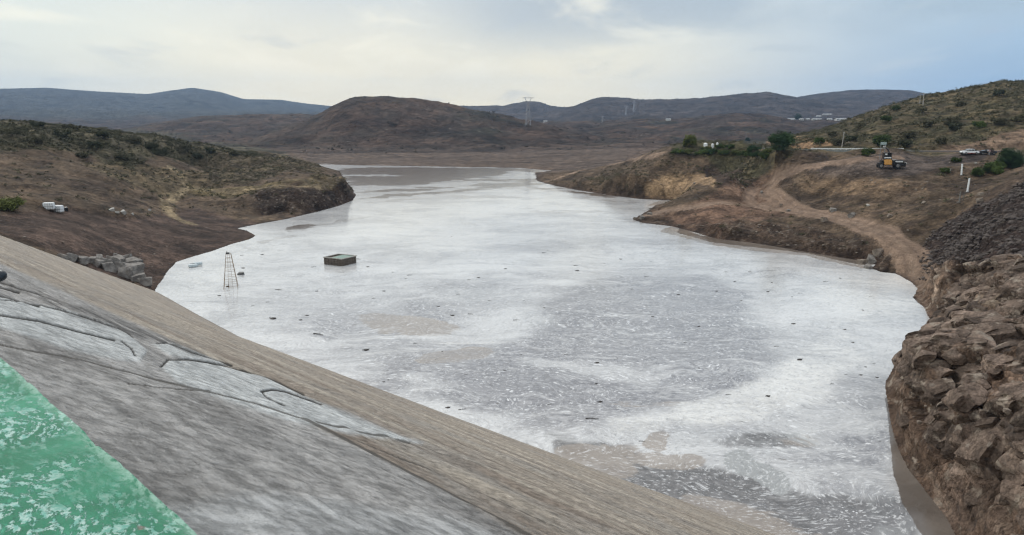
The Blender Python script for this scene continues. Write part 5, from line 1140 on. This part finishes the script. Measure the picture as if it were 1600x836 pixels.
# people: one skinned body each, clothes as children
def skinned(name, pts, edges, rad, m, parent=None, levels=1):
    me = bpy.data.meshes.new(name); me.from_pydata(pts, edges, []); o = bpy.data.objects.new(name, me); COL.objects.link(o)
    if parent: o.parent = parent
    md = o.modifiers.new('skin', 'SKIN'); 
    if not me.skin_vertices: pass
    bpy.context.view_layer.objects.active = o
    for i, r_ in enumerate(rad): me.skin_vertices[0].data[i].radius = (r_, r_*.85) if not isinstance(r_, tuple) else r_
    me.skin_vertices[0].data[0].use_root = True
    s = o.modifiers.new('sub', 'SUBSURF'); s.levels = levels; s.render_levels = levels; me.materials.append(m); return o
M_SKIN = mat('skin', (.30, .17, .11), .6, .1, 5); M_HAIR = mat('dark_hair', (.02, .015, .012), .7, .1, 8)
def person(q, rz, top_m, leg_m, lb, pose=0):
    root = skinned('person', [(0, 0, .92), (0, 0, 1.12), (0, 0, 1.36), (0, 0, 1.47), (0, .01, 1.56), (0, .015, 1.66), (.0, .0, .90),
        (-.17, 0, 1.38), (-.24, .02, 1.14), (-.24-.02*pose, -.08-.05*pose, .92), (-.24, -.12, .84), (.17, 0, 1.38), (.25, .02, 1.14), (.24, -.06-.1*pose, .93), (.24, -.10-.1*pose, .85),
        (-.10, 0, .86), (-.11, -.02, .48), (-.12, .02, .09), (-.12, -.14, .04), (.10, 0, .86), (.11, -.02, .48), (.13, .03, .09), (.13, -.13, .04)],
        [(0, 1), (1, 2), (2, 3), (3, 4), (4, 5), (0, 6), (2, 7), (7, 8), (8, 9), (9, 10), (2, 11), (11, 12), (12, 13), (13, 14), (6, 15), (15, 16), (16, 17), (17, 18), (6, 19), (19, 20), (20, 21), (21, 22)],
        [.14, .13, .15, .055, .085, .085, .13, .065, .05, .035, .03, .065, .05, .035, .03, .095, .065, .045, .04, .095, .065, .045, .04], M_SKIN)
    root.location = q; root.rotation_euler = (0, 0, rz); tag(root, lb, 'person', 'people standing by the dark car')
    skinned('shirt', [(0, 0, .95), (0, 0, 1.14), (0, 0, 1.37), (-.175, 0, 1.39), (-.235, .02, 1.17), (.175, 0, 1.39), (.24, .02, 1.17)], [(0, 1), (1, 2), (2, 3), (3, 4), (2, 5), (5, 6)], [.165, .155, .165, .085, .07, .085, .07], top_m, root)
    skinned('trousers', [(0, 0, .93), (-.10, 0, .86), (-.11, -.02, .48), (-.12, .02, .12), (.10, 0, .86), (.11, -.02, .48), (.13, .03, .12)], [(0, 1), (1, 2), (2, 3), (0, 4), (4, 5), (5, 6)], [.15, .11, .08, .065, .11, .08, .065], leg_m, root)
    bm = bmesh.new(); bmesh.ops.create_uvsphere(bm, u_segments=14, v_segments=8, radius=.105)
    for v in bm.verts: v.co = Vector((v.co.x*.95, v.co.y*1.05+.03, v.co.z*1.0+1.655)); 
    obj('hair', bm, M_HAIR, root, smooth=True); return root
M_PINK = mat('pink_cloth', (.52, .33, .31), .85, .1, 6); M_CWHITE = mat('white_cloth', (.72, .70, .70), .85, .1, 6); M_NAVY = mat('dark_cloth', (.035, .035, .05), .85, .1, 6)
for px, py, a, tm, lm, lb, ps in [(1536.8,241.6,.4,M_CWHITE,M_NAVY,'person in a white top standing left of the others by the dark car',1),(1540,241.9,-.6,M_PINK,M_CWHITE,'person in a pinkish top and pale trousers between the two others',0),(1543,241.7,2.4,M_NAVY,M_NAVY,'person dressed all in dark clothes, rightmost of the three',1)]:
    q = on_ground(px, py, 150); q.y -= 1.4+.25*ps; q.z = ground_z(q.x, q.y)-.02; person(q, a, tm, lm, lb, ps)

# digger: black chassis, orange side, white panels, folded boom
q = on_ground(1389, 263, 120); e = empty('backhoe_digger', q, 'black and orange digger with a cab and a folded boom on the bare ground', 'digger', rz=-.22); e.scale = (1.12, 1.12, 1.28)
bm = bmesh.new(); addbox(bm, (0, 0, .85), (4.9, 1.3, .5)); addbox(bm, (1.55, 0, 1.12), (2.5, 1.9, .95)); addbox(bm, (-1.4, 0, 1.2), (1.0, 1.5, .8)); obj('chassis', bm, M_BLACK, e, bevel=.06)
loft_x([(-1.3, .75), (-1.35, 1.6), (-1.1, 1.78), (.1, 1.78), (.35, 1.4), (.35, .75)], (-.90, .90), M_ORANGE, 'engine_cover', e, .06)
bm = bmesh.new(); addbox(bm, (1.75, -.985, 1.36), (1.6, .05, .2)); obj('side_panel', bm, M_WHITE, e, bevel=.01)
bm = bmesh.new(); addbox(bm, (.9, 0, 1.66), (.9, 1.2, .10)); addbox(bm, (2.35, 0, 1.45), (.8, 1.2, .08)); obj('deck', bm, mat('dull_silver', (.45, .46, .46), .5, .15, 3, .3), e, bevel=.02)
for x in (-1.55, .15):
    for y in (-.72, .72): bm = bmesh.new(); addtube(bm, (x, y, 1.6), (x*.85, y*.95, 3.0), .06, .05); obj('cab_post', bm, M_BLACK, e)
bm = bmesh.new(); addbox(bm, (-.65, 0, 3.02), (1.75, 1.6, .12)); obj('cab_roof', bm, M_BLACK, e, bevel=.04)
bm = bmesh.new(); addbox(bm, (-.65, 0, 2.35), (1.45, 1.34, 1.2)); obj('cab_glass', bm, M_GLASS, e, bevel=.05)
bm = bmesh.new(); addbox(bm, (-.65, -.70, 2.12), (1.6, .05, .22)); addbox(bm, (-1.05, -.70, 2.8), (.45, .05, .3)); obj('white_stripe', bm, M_WHITE, e)
bm = bmesh.new(); addtube(bm, (.3, .2, 1.8), (-.45, .2, 3.6), .14, .11); addtube(bm, (-.45, .2, 3.6), (-1.25, .2, 4.25), .12, .09); obj('boom', bm, M_BLACK, e)
bm = bmesh.new(); addbox(bm, (-1.35, .2, 4.25), (.55, .5, .32)); obj('bucket', bm, mat('worn_steel', (.55, .55, .54), .5, .2, 4, .4), e, bevel=.05)
for x, r_ in ((-1.95, .52), (1.5, .58)):
    for y in (-.95, .95): wheel(e, x, y, r_, .38)
bm = bmesh.new(); addbox(bm, (2.95, 0, .75), (.5, 2.0, .8)); obj('front_blade', bm, M_BLACK, e, bevel=.05)
bm = bmesh.new(); addbox(bm, (2.62, 0, 1.50), (.4, 1.0, .16)); obj('front_lamp_bar', bm, mat('pale_lens', (.70, .68, .50), .4, .1, 3), e)

# rounded end of a handrail reaching in at the left edge
hp = Vector(atd(-3, 431, 4.6)); foot = Vector((hp.x-.55, hp.y-.15, 24.0))
e = empty('handrail', foot, 'dark rounded end of a handrail peeking in at the left edge of the view', 'handrail')
M_HR = mat('dark_blue_grey_metal', (.05, .06, .07), .35, .2, 5, .4); bm = bmesh.new(); L0 = hp-foot
addtube(bm, (0, 0, -.4), (0, 0, L0.z), .03, .03, 14); addtube(bm, (0, 0, L0.z), L0, .032, .032, 14); obj('rail', bm, M_HR, e, smooth=False)
bm = bmesh.new(); bmesh.ops.create_uvsphere(bm, u_segments=24, v_segments=14, radius=.05); bmesh.ops.scale(bm, vec=(1.0, 1.0, .8), verts=bm.verts[:]); bmesh.ops.translate(bm, vec=L0, verts=bm.verts[:]); kn = obj('knob', bm, M_HR, e, smooth=True)

# ------------------------------------------------------------------ the air between here and the far mountains
bm = bmesh.new(); addbox(bm, (0, 4000, 290), (17000, 9400, 600)); hz = bpy.data.meshes.new('haze'); bm.to_mesh(hz); bm.free()
hm = bpy.data.materials.new('haze_air'); hm.use_nodes = True; hn = hm.node_tree; hn.nodes.clear(); ho = hn.nodes.new('ShaderNodeOutputMaterial'); hv = hn.nodes.new('ShaderNodeVolumePrincipled')
hv.inputs['Density'].default_value = HAZE; hv.inputs['Color'].default_value = (.40, .62, .98, 1); hv.inputs['Anisotropy'].default_value = .2; hn.links.new(hv.outputs[0], ho.inputs['Volume'])
hz.materials.append(hm); ho_ = bpy.data.objects.new('haze', hz); COL.objects.link(ho_); ho_['kind'] = 'stuff'; ho_['label'] = 'thin blue haze in the air over the reservoir and the hills'
